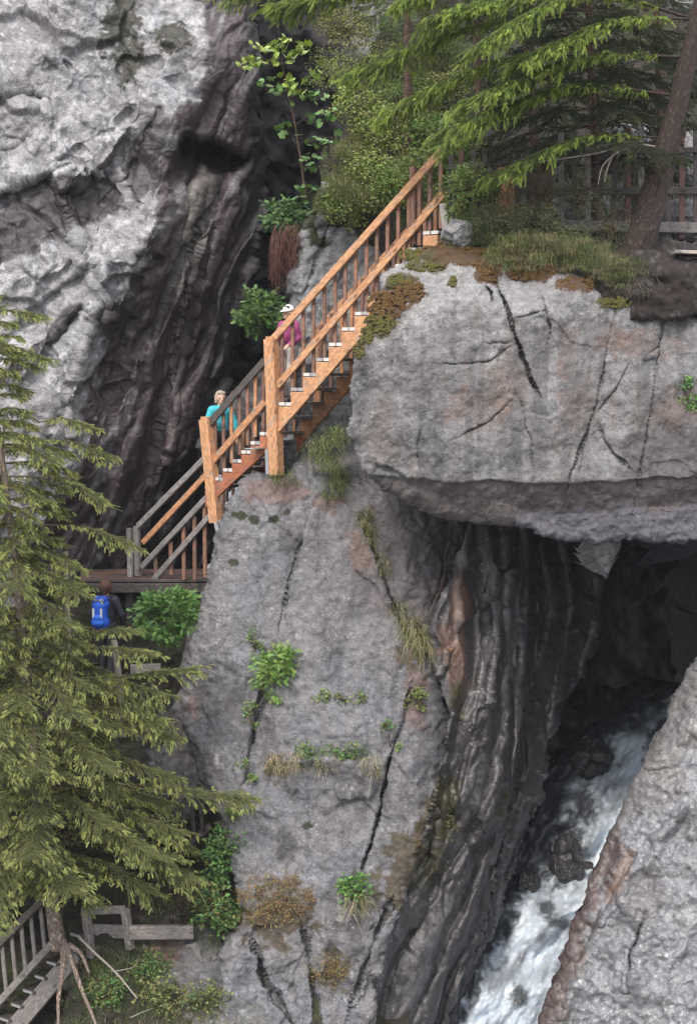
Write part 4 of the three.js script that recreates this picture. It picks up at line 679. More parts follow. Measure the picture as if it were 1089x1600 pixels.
shrub('green_shrub', 'bright green leafy shrub below the landing beside the rock face', 'shrub', 268, 962, -1.0, [0.62, 0.38, 0.4], 2600, frond, [G1, G2, G1]);
shrub('green_shrub', 'dark green leafy bush hanging left of the brown heath bush', 'shrub', 350, 1330, 0.6, [0.32, 0.5, 0.3], 1000, midLeaf, [G1, DK, G1], { lean: 0.2 });
shrub('green_shrub', 'lower dark green bush trailing below the left foot of the rock face', 'shrub', 340, 1425, 0.9, [0.38, 0.35, 0.3], 800, midLeaf, [G1, DK, OL]);
shrub('heath_bush', 'rusty brown heath bush at the foot of the rock face', 'shrub', 432, 1405, rockFace, [0.55, 0.42, 0.25], 2600, tinyLeaf, [RUST, [0.15, 0.09, 0.03], OL, RUST]);
shrub('heath_bush', 'small rusty heath clump low on the rock face', 'shrub', 510, 1518, rockFace, [0.28, 0.2, 0.18], 900, tinyLeaf, [RUST, [0.13, 0.09, 0.03], OL]);
shrub('rock_plant', 'bright green feathery plant in the left crack of the rock face', 'plant', 430, 1048, rockFace, [0.26, 0.42, 0.12], 1100, frond, [G2, G3, G2], { lean: 0.2 });
shrub('rock_plant', 'dark leafy cushion on the ledge in the middle of the rock face', 'plant', 515, 1178, rockFace, [0.62, 0.2, 0.16], 900, smallLeaf, [G1, DK, G1, OL]);
shrub('rock_plant', 'small green plant at the lower end of the long black crack', 'plant', 556, 1388, rockFace, [0.2, 0.25, 0.14], 420, midLeaf, [G2, G1]);
shrub('rock_plant', 'sparse creeping green plant across the upper rock face', 'plant', 540, 1090, rockFace, [0.5, 0.14, 0.06], 240, smallLeaf, [G2, G3, OL], { clump: 0.07 });
shrub('rock_plant', 'small yellowish plant beside the crack at the right of the rock face', 'plant', 655, 1095, rockFace, [0.3, 0.16, 0.1], 220, smallLeaf, [G3, OL], { clump: 0.07 });
shrub('rock_plant', 'small green plant clinging to the right edge of the boulder', 'plant', 1075, 612, boulder, [0.16, 0.3, 0.08], 300, smallLeaf, [G2, G1], { clump: 0.06 });
shrub('rock_plant', 'olive tufted plant low on the layered rock', 'plant', 690, 1275, layered, [0.22, 0.4, 0.14], 700, tinyLeaf, [OL, [0.1, 0.09, 0.03]], { clump: 0.08 });
[[398, 1000, 'little green plant at the top of the left crack'], [392, 1120, 'small green plant halfway down the left crack'], [382, 1210, 'trailing green plant at the bottom of the left crack'], [366, 1262, 'small leafy plant left of the brown heath bush ledge'], [610, 1150, 'tiny green plant beside the long black crack']].forEach(([x, y, l]) => shrub('rock_plant', l, 'plant', x, y, rockFace, [0.14, 0.26, 0.1], 170, smallLeaf, [G1, G2, OL], { clump: 0.06, lean: -0.3 }));
[[165, 1548, 'weedy green bush among the spruce roots', 0.35, G1], [262, 1556, 'olive weeds on the lower left slope', 0.45, OL], [330, 1560, 'dark weeds right of the lower left slope rock', 0.35, OL], [235, 1510, 'green weeds below the old grey railing', 0.3, G1], [40, 1350, 'dark shrub behind the lower staircase rail', 0.5, DK], [220, 1360, 'dark undergrowth above the old grey railing', 0.4, DK]].forEach(([x, y, l, r, c]) => shrub('undergrowth_shrub', l, 'shrub', x, y, lowSlope, [r, r * 0.7, r * 0.7], 900, smallLeaf, [c, OL, DK], { clump: 0.12 }));
shrub('fern', 'broad green fern clump behind the head of the lower staircase post', 'fern', 402, 488, -2.6, [0.4, 0.35, 0.3], 1000, frond, [G1, G2, DK]);
shrub('fern', 'dark fern clump on a ledge in the crevice above reddish roots', 'fern', 448, 335, -2.9, [0.36, 0.26, 0.3], 900, frond, [DK, G1]);
shrub('juniper', 'dark olive juniper on the boulder rim beside the orange stump', 'shrub', 800, 350, 1.1, [0.7, 0.36, 0.35], 5200, tinyLeaf, [[0.12, 0.125, 0.05], [0.15, 0.15, 0.06], DK]);
shrub('juniper', 'low dark juniper spreading towards the slim spruce trunk', 'shrub', 880, 375, 1.1, [0.45, 0.2, 0.3], 2200, tinyLeaf, [[0.12, 0.125, 0.05], [0.15, 0.15, 0.06], DK]);
// dry, twiggy thicket in front of the fence
[[770, 300, 'twiggy dark bush at the foot of the orange stump'], [845, 292, 'twiggy dark bush in front of the picket fence'], [905, 300, 'twiggy bush beside the slim spruce trunk'], [730, 300, 'green twiggy bush at the end of the orange handrail'], [950, 345, 'low twiggy bush left of the leaning trunk']].forEach(([x, y, l], i) => shrub('thicket_bush', l, 'shrub', x, y, 0.75, [0.42, 0.42, 0.3], i === 3 ? 1500 : 1100, i === 3 ? smallLeaf : tinyLeaf, i === 3 ? [G2, G3, OL] : [[0.1, 0.11, 0.045], [0.14, 0.12, 0.06], DK], { stems: 26, clump: 0.13, group: 'bushes along the terrace fence' }));
[[700, 262, 'bright leafy bush behind the top of the handrail', G2], [655, 262, 'light green bush over the orange handrail', G3], [720, 215, 'bright green bush under the larch boughs', G2]].forEach(([x, y, l, c]) => shrub('slope_shrub', l, 'shrub', x, y, -0.9, [0.42, 0.36, 0.3], 1500, smallLeaf, [c, G3, OL], { group: 'shrubs on the slope above the stairs', clump: 0.14 }));
// shrubs on the slope above the stairs
[[545, 250, 'grassy green shrub at the edge of the dark crevice', OL], [600, 205, 'olive shrub in the middle of the slope above the stairs', G3], [560, 165, 'light green shrub high beside the crevice', G3], [640, 150, 'bushy green shrub under the top centre spruce', G2], [590, 90, 'yellow green shrub near the top beside the crevice', G3], [520, 110, 'sparse light green shrub leaning over the crevice', G3], [665, 215, 'dark green shrub behind the upper rail end', G1], [580, 275, 'yellow green shrub just above the orange handrail', G3], [620, 290, 'leafy green shrub touching the orange handrail', G2], [545, 40, 'pale green shrub at the top edge over the crevice', OL], [700, 150, 'olive shrub behind the hanging larch boughs', OL], [540, 320, 'low yellowish shrub on top of the pale outcrop', G3], [690, 70, 'green shrub high behind the larch boughs', G1], [610, 30, 'dense green shrub at the top centre edge', G1]].forEach(([x, y, l, c]) => { const z = slope.surface(x, Math.min(y, 330)) + 0.3; shrub('slope_shrub', l, 'shrub', x, y, z, [rr(0.42, 0.56), rr(0.34, 0.45), 0.35], 1700, rnd() < 0.5 ? smallLeaf : tinyLeaf, [c, OL, c].map((k) => k.map((v) => v * 1.25)), { group: 'shrubs on the slope above the stairs', clump: 0.15 }); });

// maple sapling in the crevice
{
  const root = thing('maple_sapling', 'slender maple sapling with pale green leaves growing out of the crevice', 'sapling', P(478, 310, -2.4)), lv = new Copies();
  const star = tris([[0, 1], [1, 2], [2, 3], [3, 4], [4, 5], [5, 6], [6, 7], [7, 8]].flatMap(([i, j]) => { const R = [0.02, 0.07, 0.035, 0.085, 0.045, 0.085, 0.035, 0.07, 0.02], A = [-2.7, -1.5, -1.0, -0.75, 0, 0.75, 1.0, 1.5, 2.7], q = (k) => { const r = k === 4 ? 0.1 : R[k]; return [0.04 + r * Math.cos(A[k]), 0.12 * r * Math.abs(A[k]) * -1, r * Math.sin(A[k])]; }; return [0.02, 0, 0, ...q(i), ...q(j)]; }));
  part(root, 'trunk', tube([[478, 310], [470, 250], [460, 190], [448, 130], [440, 90], [446, 60]].map(([x, y], i) => P(x, y, -2.4 + i * 0.08)), 0.028, 0.008, 10, 6), twigM);
  for (const [x0, y0, x1, y1, n] of [[446, 100, 372, 96, 16], [444, 90, 440, 60, 14], [446, 100, 470, 70, 14], [452, 140, 500, 150, 12], [460, 180, 420, 130, 8], [462, 195, 508, 175, 10], [466, 225, 520, 215, 8], [452, 150, 450, 120, 14], [446, 80, 405, 72, 8], [468, 240, 445, 195, 6], [474, 270, 500, 235, 8], [456, 160, 490, 110, 8], [474, 285, 480, 300, 6]]) {
    const a = P(x0, y0, -2.1), b = P(x1, y1, -1.9 + rr(-0.3, 0.3)); part(root, 'branch', tube([a, a.clone().lerp(b, 0.5).add(V(0, 0.06, 0)), b], 0.008, 0.003, 6, 4), twigM);
    for (let i = 0; i < n * 1.7; i++) lv.add(a.clone().lerp(b, rr(0.35, 1.1)).add(V(rr(-0.1, 0.1), rr(-0.08, 0.08), rr(-0.1, 0.1))), V(rr(-1, 1), rr(-0.5, 0.1), rr(0, 1)), rr(0.7, 1.35), vary(y1 < 130 ? [0.28, 0.38, 0.07] : [0.13, 0.25, 0.06], 0.25), rr(-1.3, 1.3));
  }
  lv.build('foliage', star, leafM, root);
}
{ // hanging reddish roots below the fern
  const root = thing('root_curtain', 'hanging curtain of dry reddish roots in the crevice', 'roots', P(442, 372, -2.6)), m = new THREE.MeshStandardMaterial({ name: 'red_roots', color: new THREE.Color().setRGB(0.11, 0.05, 0.038), roughness: 0.9 }), g = [];
  for (let i = 0; i < 150; i++) { const x = rr(425, 466), y = 345 + rr(0, 60), l = rr(15, 80); const a = P(x, y, -2.6 + rr(-0.15, 0.15)); g.push(tube([a, P(x + rr(-7, 7), y + l * 0.35, a.z + 0.08), P(x + rr(-9, 5), y + l * 0.7, a.z), P(x + rr(-11, 7), y + l, a.z + rr(-0.1, 0.1))], 0.006, 0.002, 4, 4)); }
  part(root, 'root_strands', mergeGeometries(g), m).userData.kind = 'stuff';
}
// ---------- grass ----------
function blades(list, p, n, len, spread, dir, cols, w = 0.007, tall = 0.02) {
  for (let i = 0; i < n; i++) {
    const a = rnd() * 6.28, r = Math.sqrt(rnd()) * spread, b = p.clone().add(V(Math.cos(a) * r, rr(-tall, tall), Math.sin(a) * r * 0.6)), l = len * rr(0.5, 1.2);
    const d = V(Math.cos(a) * 0.5 + rr(-0.4, 0.4), rr(0.5, 1.2), Math.sin(a) * 0.5 + rr(-0.1, 0.5)).normalize(), end = dir.clone().multiplyScalar(rr(0.4, 1.4)).add(V(rr(-0.4, 0.4), rr(-0.1, 0.4), rr(-0.2, 0.3))), s = V(-d.z, 0, d.x).normalize().multiplyScalar(w / 2), c = vary(pick(cols), 0.3), q = [];
    for (let k = 0; k <= 3; k++) { const u = k / 3; q.push(b.clone().addScaledVector(d, l * u * (1 - 0.35 * u)).addScaledVector(end, l * u * u)); }
    for (let k = 0; k < 3; k++) { const w0 = 1 - k / 3, w1 = 1 - (k + 1) / 3, A = q[k].clone().addScaledVector(s, w0), B = q[k].clone().addScaledVector(s, -w0), C = q[k + 1].clone().addScaledVector(s, w1), D = q[k + 1].clone().addScaledVector(s, -w1); list.p.push(...A, ...B, ...C, ...B, ...D, ...C); for (let e = 0; e < 6; e++) list.c.push(...c); }
  }
}
function grassMesh(name, list, parent) { const g = tris(list.p); g.setAttribute('color', new THREE.Float32BufferAttribute(list.c, 3)); return mesh(name, g, grassM, parent); }
const GR = [[0.16, 0.22, 0.055], [0.2, 0.25, 0.08], [0.11, 0.17, 0.045]], ST = [[0.4, 0.34, 0.22], [0.32, 0.26, 0.15], [0.18, 0.18, 0.07]];
const onFace = (x, y, z) => typeof z === 'number' ? z : z.surface(x, y) + 0.04;
function tuft(label, spots, cols, len, dir) { const l = { p: [], c: [] }; for (const [x, y, z, n, s] of spots) blades(l, P(x, y, onFace(x, y, z)), n * 2, len * 1.25, s, dir, cols, 0.01, 0.15); const m = grassMesh('grass_tuft', l); tag(m, label, 'grass'); }
tuft('large hanging grass tuft under the orange stairs beside the boulder', [[505, 700, -1.0, 160, 0.2], [525, 685, -0.9, 180, 0.2], [515, 725, -0.9, 170, 0.2], [528, 750, rockFace, 160, 0.16], [492, 712, -1.0, 100, 0.15], [520, 768, rockFace, 120, 0.15]], [...GR, ...GR, ST[0]], 0.3, V(0.1, -0.75, 0.4));
tuft('small green tuft at the foot of the tall orange post', [[447, 752, rockFace, 120, 0.18], [430, 757, rockFace, 60, 0.12]], [...GR, ST[1]], 0.16, V(0, -0.3, 0.3));
tuft('green and yellow grass tuft in the groove right of the stair foot', [[570, 812, rockFace, 120, 0.12], [577, 838, rockFace, 120, 0.12], [590, 868, rockFace, 80, 0.1], [600, 888, rockFace, 60, 0.08]], [...GR, ...ST], 0.24, V(0.1, -0.8, 0.3));
tuft('drooping straw coloured grass tuft high on the right of the rock face', [[636, 980, rockFace, 140, 0.16], [652, 1000, rockFace, 160, 0.18], [668, 1020, rockFace, 140, 0.16], [624, 955, rockFace, 60, 0.1]], [...GR, ...ST, ...ST], 0.34, V(0.1, -0.95, 0.3));
tuft('straw coloured fringe of grass below the ledge plant', [[430, 1195, rockFace, 80, 0.14], [460, 1190, rockFace, 90, 0.16], [580, 1200, rockFace, 80, 0.14], [510, 1196, rockFace, 70, 0.2]], ST, 0.24, V(0, -0.9, 0.3));
tuft('tuft of dry grass under the lower green plant on the rock face', [[555, 1412, rockFace, 140, 0.16]], [...ST, GR[0]], 0.3, V(0, -0.9, 0.3));
tuft('grass tuft on top of the pale outcrop above the handrail', [[540, 300, -2.2, 140, 0.25], [560, 315, -2.2, 140, 0.25], [525, 290, -2.2, 80, 0.2]], [...GR, ...ST], 0.32, V(-0.1, -0.6, 0.3));
{ // turf on the boulder rim and on the slopes: too many blades to count
  const l = { p: [], c: [] };
  for (let i = 0; i < 330; i++) { const x = rr(765, 1010), y = 402 + (x > 900 ? (x - 900) * 0.4 : 0) + rr(-34, 24), z = 1.3 + rr(-0.1, 0.25); blades(l, P(x, y, z), 22, rr(0.16, 0.34), 0.14, V(rr(-0.2, 0.2), -rr(0.3, 1), 0.5), rnd() < 0.5 ? ST : GR); }
  for (let i = 0; i < 60; i++) { const x = rr(700, 790), y = rr(355, 392); blades(l, P(x, y, 0.9 + rr(-0.1, 0.15)), 20, rr(0.1, 0.2), 0.14, V(0, -0.3, 0.4), GR); }
  tag(grassMesh('grass', l), 'shaggy green and straw coloured turf hanging over the boulder rim', 'grass', null, 'stuff');
  const s = { p: [], c: [] };
  for (let i = 0; i < 520; i++) { const x = rr(505, 720), y = rr(Math.max(60, 330 - (x - 500) * 2.2), 335); blades(s, P(x, y, slope.surface(x, y) + 0.05), 26, rr(0.2, 0.4), 0.22, V(rr(-0.3, 0.3), -0.4, 0.3), rnd() < 0.25 ? ST : [[0.22, 0.29, 0.08], [0.27, 0.31, 0.11], [0.16, 0.23, 0.06]], 0.01); }
  tag(grassMesh('grass', s), 'long green grass covering the steep slope above the stairs', 'grass', null, 'stuff');
  const q = { p: [], c: [] };
  for (let i = 0; i < 520; i++) { const x = rr(100, 420), y = rr(1340, 1610); if (y < 1480 && x < 250 || blob(290, 1500, 45, 30, 0.3)(x, y) > 0) continue; blades(q, P(x, y, lowSlope.surface(x, y) + 0.05), 20, rr(0.15, 0.32), 0.2, V(rr(-0.3, 0.3), -0.4, 0.3), rnd() < 0.3 ? ST : GR); }
  tag(grassMesh('grass', q), 'rough grass and weeds on the slope at the lower left', 'grass', null, 'stuff');
}
// moss cushions on the boulder
{
  const lump = new THREE.IcosahedronGeometry(0.02, 1), p = lump.attributes.position; for (let i = 0; i < p.count; i++) { const d = 1 + 0.35 * N3(p.getX(i) * 60, p.getY(i) * 60, p.getZ(i) * 60); p.setXYZ(i, p.getX(i) * d, p.getY(i) * d * 0.7, p.getZ(i) * d * 0.7); } lump.computeVertexNormals();
  const mossM = new THREE.MeshStandardMaterial({ name: 'moss', color: 0xffffff, roughness: 1 }), cp = new Copies(), BR = [0.1, 0.055, 0.018], MO = [0.085, 0.08, 0.02];
  for (const [x, y, rx, ry, n0, mo] of MOSS) { const n = n0 * 2, c = mo ? MO : BR; for (let i = 0; i < n; i++) { const a = rnd() * 6.28, r = Math.pow(rnd(), 0.6), X = x + Math.cos(a) * r * rx * 1.15, Y = y + Math.sin(a) * r * ry * 1.15; if (N3(X * 0.07, Y * 0.09, 4) < -0.25) continue; cp.add(P(X, Y, boulder.surface(X, Y) + (Y < 412 ? -0.05 : 0.0)), V(rr(-1, 1), rr(-0.3, 0.3), rr(-1, 1)), rr(0.5, 1.4), vary(c, 0.35)); } }
  cp.build('moss', lump, mossM, boulder);
}
// ---------- fences and old timber ----------
function fence(label, x0, x1, z0, z1, rails, pick0, gap, pm, rm, top, bot) { // rails: [yLeft, yRight, height m]
  const root = thing('picket_fence', label, 'fence', P(x0, (bot(x0)), z0)), zz = (x) => mix(z0, z1, (x - x0) / (x1 - x0)), dir = P(x1, 300, z1).sub(P(x0, 300, z0)).setY(0).normalize();
  for (const [a, b, h, m] of rails) part(root, 'rail', beam(P(x0, a, zz(x0)), P(x1, b, zz(x1)), 0.05, h, V(-dir.z, 0, dir.x), 0.008), m ?? rm);
  for (let x = x0 + pick0; x < x1; x += gap * rr(0.9, 1.1)) part(root, 'picket', beam(P(x + rr(-1, 1), bot(x), zz(x) - 0.045), P(x + rr(-1, 1), top(x) + rr(-3, 3), zz(x) - 0.045), 0.085, 0.028, dir, 0.006), pick(pm));
  return root;
}
fence('dark weathered picket fence behind the leaning larch', 868, 1180, 0.0, 0.1, [[300, 297, 0.11], [240, 232, 0.09], [352, 358, 0.16, W.grey]], 8, 21, [W.dark, W.grey, W.brown], W.dark, (x) => 205 - (x - 868) * 0.03, (x) => 372);
fence('grey picket fence at the head of the orange stairs', 700, 868, -0.5, 0.0, [[300, 300, 0.1], [262, 246, 0.08]], 4, 17, [W.dark, W.brown], W.dark, (x) => 232, (x) => 352);
{ const s = thing('stump_post', 'short orange cut post standing behind the juniper', 'post', P(792, 330, 0.25)); part(s, 'shaft', beam(P(792, 340, 0.25), P(790, 262, 0.25), 0.2, 0.2, RUN, 0.03), W.larch2);
  const g = thing('corner_post', 'leaning pale grey post at the end of the orange handrail', 'post', P(699, 384, 0.75)); part(g, 'shaft', beam(P(700, 386, 0.75), P(692, 318, 0.75), 0.11, 0.11, RUN, 0.03), W.pale); }
stoneMesh('rim_rock', 'white lichen covered stone at the corner of the boulder top', P(716, 366, 0.95), [0.26, 0.2, 0.2], [0.42, 0.42, 0.42], dryRock, 4, null, 16);
stoneMesh('path_stone', 'brown block of stone beside the path at the right edge', P(1082, 448, 1.35), [0.26, 0.14, 0.2], [0.16, 0.13, 0.12], dryRock, 15, null, 12);
{ const s = thing('path_step', 'pale timber step edge on the dark path at the right edge', 'step', P(1050, 396, 1.3)); part(s, 'board', beam(P(1052, 394, 1.3), P(1160, 398, 1.3), 0.3, 0.05, V(0, 0, 1), 0.008), W.pale); part(s, 'riser', beam(P(1060, 410, 1.25), P(1160, 412, 1.25), 0.05, 0.18, V(0, 0, 1), 0.008), W.dark); }
// lower stairs at the bottom left
{
  const z = (x) => 0.35 + (x - 80) * 0.006, Q = (x, y, o = 0) => P(x, y, z(x)).addScaledVector(FAR, o);
  const root = thing('wooden_staircase', 'grey weathered staircase with railing at the bottom left corner', 'staircase', Q(0, 1600));
  for (let i = -2; i < 6; i++) { const c = Q(82 - i * 18.5, 1505 + i * 22), t = part(root, 'tread', beam(c, c.clone().addScaledVector(FAR, 0.95), 0.28, 0.045, RUN, 0.006), W.dark); mesh('end_plate', rel(beam(c.clone().addScaledVector(FAR, -0.02), c.clone().addScaledVector(FAR, -0.008), 0.2, 0.04, RUN, 0.003), root), metal, t); }
  part(root, 'stringer', beam(Q(-40, 1680, 0.04), Q(118, 1490, 0.04), 0.06, 0.3, FAR, 0.01), W.grey); part(root, 'stringer', beam(Q(-40, 1680, 0.9), Q(118, 1490, 0.9), 0.06, 0.3, FAR, 0.01), W.dark);
  part(root, 'top_rail', beam(Q(-60, 1536, -0.05), Q(80, 1396, -0.05), 0.05, 0.12, FAR, 0.01), W.dark); part(root, 'lower_rail', beam(Q(-60, 1634, -0.05), Q(90, 1468, -0.05), 0.05, 0.12, FAR, 0.01), W.grey);
  for (let i = 0; i < 9; i++) { const x = 84 - i * 15; const a = Q(x - 6, 1400 + i * 15.5 - 8), b = Q(x + 3, 1478 + i * 16.8); part(root, 'baluster', beam(b, a, 0.08, 0.03, RUN, 0.006), W.grey); }
}
{ // old timber frame beside it
  const root = thing('old_railing', 'old grey railing with a lichen spotted beam beside the spruce trunk', 'railing', P(140, 1490, 0.45));
  part(root, 'rail', beam(P(128, 1423, 0.62), P(196, 1421, 0.62), 0.06, 0.13, V(0, 0, 1), 0.012), W.grey); part(root, 'board', beam(P(144, 1454, 0.55), P(198, 1456, 0.55), 0.05, 0.22, V(0, 0, 1), 0.012), W.grey);
  part(root, 'beam', beam(P(203, 1457, 0.72), P(303, 1456, 0.72), 0.12, 0.22, V(0, 0, 1), 0.02), W.grey); part(root, 'post', beam(P(144, 1496, 0.62), P(134, 1424, 0.62), 0.12, 0.12, RUN, 0.015), W.grey); part(root, 'post', beam(P(204, 1482, 0.66), P(196, 1420, 0.66), 0.12, 0.12, RUN, 0.015), W.grey);
}
{ // railing lost in the shrubs
  const root = thing('sloping_railing', 'dark sloping railing half hidden in shrubs left of the rock face', 'railing', P(250, 1356, -0.2));
  part(root, 'rail', beam(P(205, 1328, -0.2), P(300, 1230, -0.3), 0.05, 0.11, FAR, 0.01), W.dark); part(root, 'rail', beam(P(252, 1358, -0.2), P(330, 1290, -0.3), 0.05, 0.11, FAR, 0.01), W.dark);
  for (let i = 0; i < 6; i++) part(root, 'baluster', beam(P(252 + i * 13, 1352 - i * 11, -0.24), P(246 + i * 13, 1290 - i * 13, -0.24), 0.07, 0.03, RUN, 0.006), W.dark);
}
{ const s = thing('timber_step', 'dark plank step half hidden below the green shrub', 'step', P(225, 1050, -0.8)); part(s, 'board', beam(P(205, 1046, -1.2), P(252, 1044, -1.2), 0.1, 0.16, V(0, 0, 1), 0.01), W.grey); }
[[1066, 345, -1.2, 0.5, 'pale rock showing between the fence pickets right of the leaning trunk'], [905, 330, -1.4, 0.45, 'pale rock behind the fence left of the leaning trunk'], [985, 235, -2.2, 0.6, 'bright grey rock seen through the spruce boughs above the fence'], [1075, 250, -2.0, 0.6, 'grey rock behind the fence at the right edge']].forEach(([x, y, z, r, l], i) => stoneMesh('forest_rock', l, P(x, y, z), [r, r * 0.7, r * 0.6], [0.42, 0.42, 0.43], dryRock, 21 + i * 3, null, 14));
// ---------- people ----------
const { MarchingCubes } = await import('three/addons/objects/MarchingCubes.js');
const sk = (name, c, r = 0.6) => new THREE.MeshStandardMaterial({ name, color: new THREE.Color().setRGB(...c), roughness: r });
function skinned(bones, c, half, res, k = 0.03, grow = 0, cut) { // smooth union of tapered capsules, meshed
  const mc = new MarchingCubes(res, sk('x', [1, 1, 1]), false, false, 120000); mc.isolation = 0; const S2 = res / 2, f = mc.field;
  const B = bones.map(([a, b, r0, r1, sq]) => ({ a, d: b.clone().sub(a), l: Math.max(1e-6, b.distanceToSquared(a)), r0: r0 + grow, r1: r1 + grow, sq: sq ?? 1 })), p = V(0, 0, 0);
  for (let z = 0; z < res; z++) for (let y = 0; y < res; y++) for (let x = 0; x < res; x++) {
    p.set((x - S2) / S2 * half + c.x, (y - S2) / S2 * half + c.y, (z - S2) / S2 * half + c.z); let d = 1;
    for (const q of B) { const ax = p.x - q.a.x, ay = p.y - q.a.y, az = p.z - q.a.z, t = clamp((ax * q.d.x + ay * q.d.y + az * q.d.z) / q.l); const e = Math.hypot(ax - q.d.x * t, ay - q.d.y * t, (az - q.d.z * t) * q.sq) - mix(q.r0, q.r1, t); if (e > 0.3) { d = Math.min(d, e); continue; } const h = Math.max(k - Math.abs(d - e), 0) / k; d = Math.min(d, e) - h * h * k / 4; }
    if (cut) d = Math.max(d, cut(p)); f[x + y * res + z * res * res] = -d;
  }
  mc.update(); const n = mc.count, pos = mc.positionArray.slice(0, n * 3), g = new THREE.BufferGeometry();
  for (let i = 0; i < n; i++) { pos[3 * i] = pos[3 * i] * half + c.x; pos[3 * i + 1] = pos[3 * i + 1] * half + c.y; pos[3 * i + 2] = pos[3 * i + 2] * half + c.z; }
  g.setAttribute('position', new THREE.BufferAttribute(pos, 3)); g.setAttribute('normal', new THREE.BufferAttribute(mc.normalArray.slice(0, n * 3), 3)); return g;
}
function person(label, foot, h, turn, o) { // figure faces +z before the turn; metres scaled from 1.7
  const root = thing('person', label, 'person', foot), s = h / 1.7; root.rotation.y = turn; root.scale.setScalar(s);
  const hip = 0.9, st = o.stride ?? 0.12, up = o.lift ?? 0, J = (x, y, z) => V(x, y, z);
  const L = { hip: J(0.09, hip, 0), knee: J(0.1, 0.5 + up * 0.4, 0.06 + st * 0.7), ank: J(0.1, 0.09 + up, st * 0.5), toe: J(0.11, 0.04 + up, st * 0.5 + 0.17) }, R = { hip: J(-0.09, hip, 0), knee: J(-0.1, 0.49, 0.03 - st * 0.3), ank: J(-0.1, 0.09, -st), toe: J(-0.11, 0.04, -st + 0.17) };
  const arms = [[1, o.la ?? [0.27, 1.13, 0.02], o.lh ?? [0.28, 0.9, 0.12]], [-1, o.ra ?? [-0.27, 1.13, 0.02], o.rh ?? [-0.28, 0.9, 0.12]]];
  const trunk = [[J(0, 0.93, 0), J(0, 1.12, 0), 0.125, 0.12, 1.3], [J(0, 1.12, 0), J(0, 1.3, 0.0), 0.13, 0.135, 1.3], [J(-0.13, 1.37, 0), J(0.13, 1.37, 0), 0.07, 0.07]];
  const legs = [L, R].flatMap((l) => [[l.hip, l.knee, 0.085, 0.06], [l.knee, l.ank, 0.058, 0.038]]), shoes = [L, R].map((l) => [l.ank.clone().add(V(0, -0.03, -0.02)), l.toe, 0.045, 0.036]);
  const ab = [], hands = [];
  for (const [sx, e, w] of arms) { const sh = J(0.17 * sx, 1.37, 0), el = J(...e), wr = J(...w), d = wr.clone().sub(el).normalize(); ab.push([sh, el, 0.052, 0.04], [el, wr, 0.04, 0.027]); const palm = wr.clone().addScaledVector(d, 0.07), sd = V(1, 0, 0).addScaledVector(d, -d.x).normalize(); hands.push([wr, palm, 0.026, 0.034]);
    for (let k = 0; k < 4; k++) { const b0 = palm.clone().addScaledVector(sd, (k - 1.5) * 0.02), m = b0.clone().addScaledVector(d, [0.035, 0.042, 0.04, 0.03][k]), tp = m.clone().addScaledVector(d, 0.03).add(V(0, -0.012, -0.012)); hands.push([b0, m, 0.009, 0.009], [m, tp, 0.009, 0.007]); }
    const tb = wr.clone().addScaledVector(d, 0.03), t1 = tb.clone().addScaledVector(sd, -sx * 0.045).addScaledVector(d, 0.03); hands.push([tb, t1, 0.012, 0.01], [t1, t1.clone().addScaledVector(d, 0.03), 0.01, 0.008]); }
  const hd = J(0, 1.585, 0.02), neck = [[J(0, 1.38, -0.01), J(0, 1.5, 0.0), 0.055, 0.05]];
  const head = [[hd.clone().add(V(0, 0.03, -0.015)), hd.clone().add(V(0, 0.02, 0.01)), 0.088, 0.084], [hd.clone().add(V(0, -0.03, 0.03)), hd.clone().add(V(0, -0.075, 0.05)), 0.062, 0.04], [hd.clone().add(V(0, 0.01, 0.09)), hd.clone().add(V(0, -0.025, 0.108)), 0.01, 0.016], [hd.clone().add(V(0.082, 0.01, 0)), hd.clone().add(V(0.084, -0.03, 0)), 0.018, 0.013], [hd.clone().add(V(-0.082, 0.01, 0)), hd.clone().add(V(-0.084, -0.03, 0)), 0.018, 0.013], [hd.clone().add(V(-0.022, -0.062, 0.086)), hd.clone().add(V(0.022, -0.062, 0.086)), 0.009, 0.009]];
  const skin = sk('skin', [0.5, 0.31, 0.235], 0.55), mid = V(0, 0.86, 0);
  const body = mergeGeometries([skinned([...trunk, ...legs, ...ab, ...neck, ...shoes], mid, 0.92, 84), skinned([...head, ...neck], hd.clone().add(V(0, -0.03, 0)), 0.19, 56, 0.02, 0, (p) => 1.42 - p.y), skinned(hands.slice(0, hands.length / 2), hands[0][1], 0.16, 52, 0.012), skinned(hands.slice(hands.length / 2), hands[hands.length / 2][1], 0.16, 52, 0.012)]);
  const b = mesh('body', body, skin, root); 
  for (const x of [-0.032, 0.032]) { const e = new THREE.SphereGeometry(0.011, 10, 8); e.translate(hd.x + x, hd.y + 0.006, hd.z + 0.083); mesh('eye', e, sk('eye', [0.03, 0.025, 0.02], 0.3), b); }
  mesh('jacket', skinned([...trunk, ...ab, [J(0, 1.36, -0.01), J(0, 1.43, -0.005), 0.07, 0.055]], V(0, 1.15, 0.02), 0.46, 72, 0.035, 0.017, (p) => Math.max(0.87 - p.y, p.y - 1.46)), o.jacket, root);
  mesh('trousers', skinned([...legs, [J(-0.05, 0.93, 0), J(0.05, 0.93, 0), 0.12, 0.12]], V(0, 0.52, 0), 0.56, 72, 0.04, 0.016, (p) => Math.max(0.1 - p.y, p.y - 1.0)), o.trousers, root);
  mesh('shoes', skinned(shoes, V(0, 0.1, 0.06), 0.36, 56, 0.02, 0.012, (p) => 0.0 - p.y), sk('shoe', [0.05, 0.045, 0.04]), root);
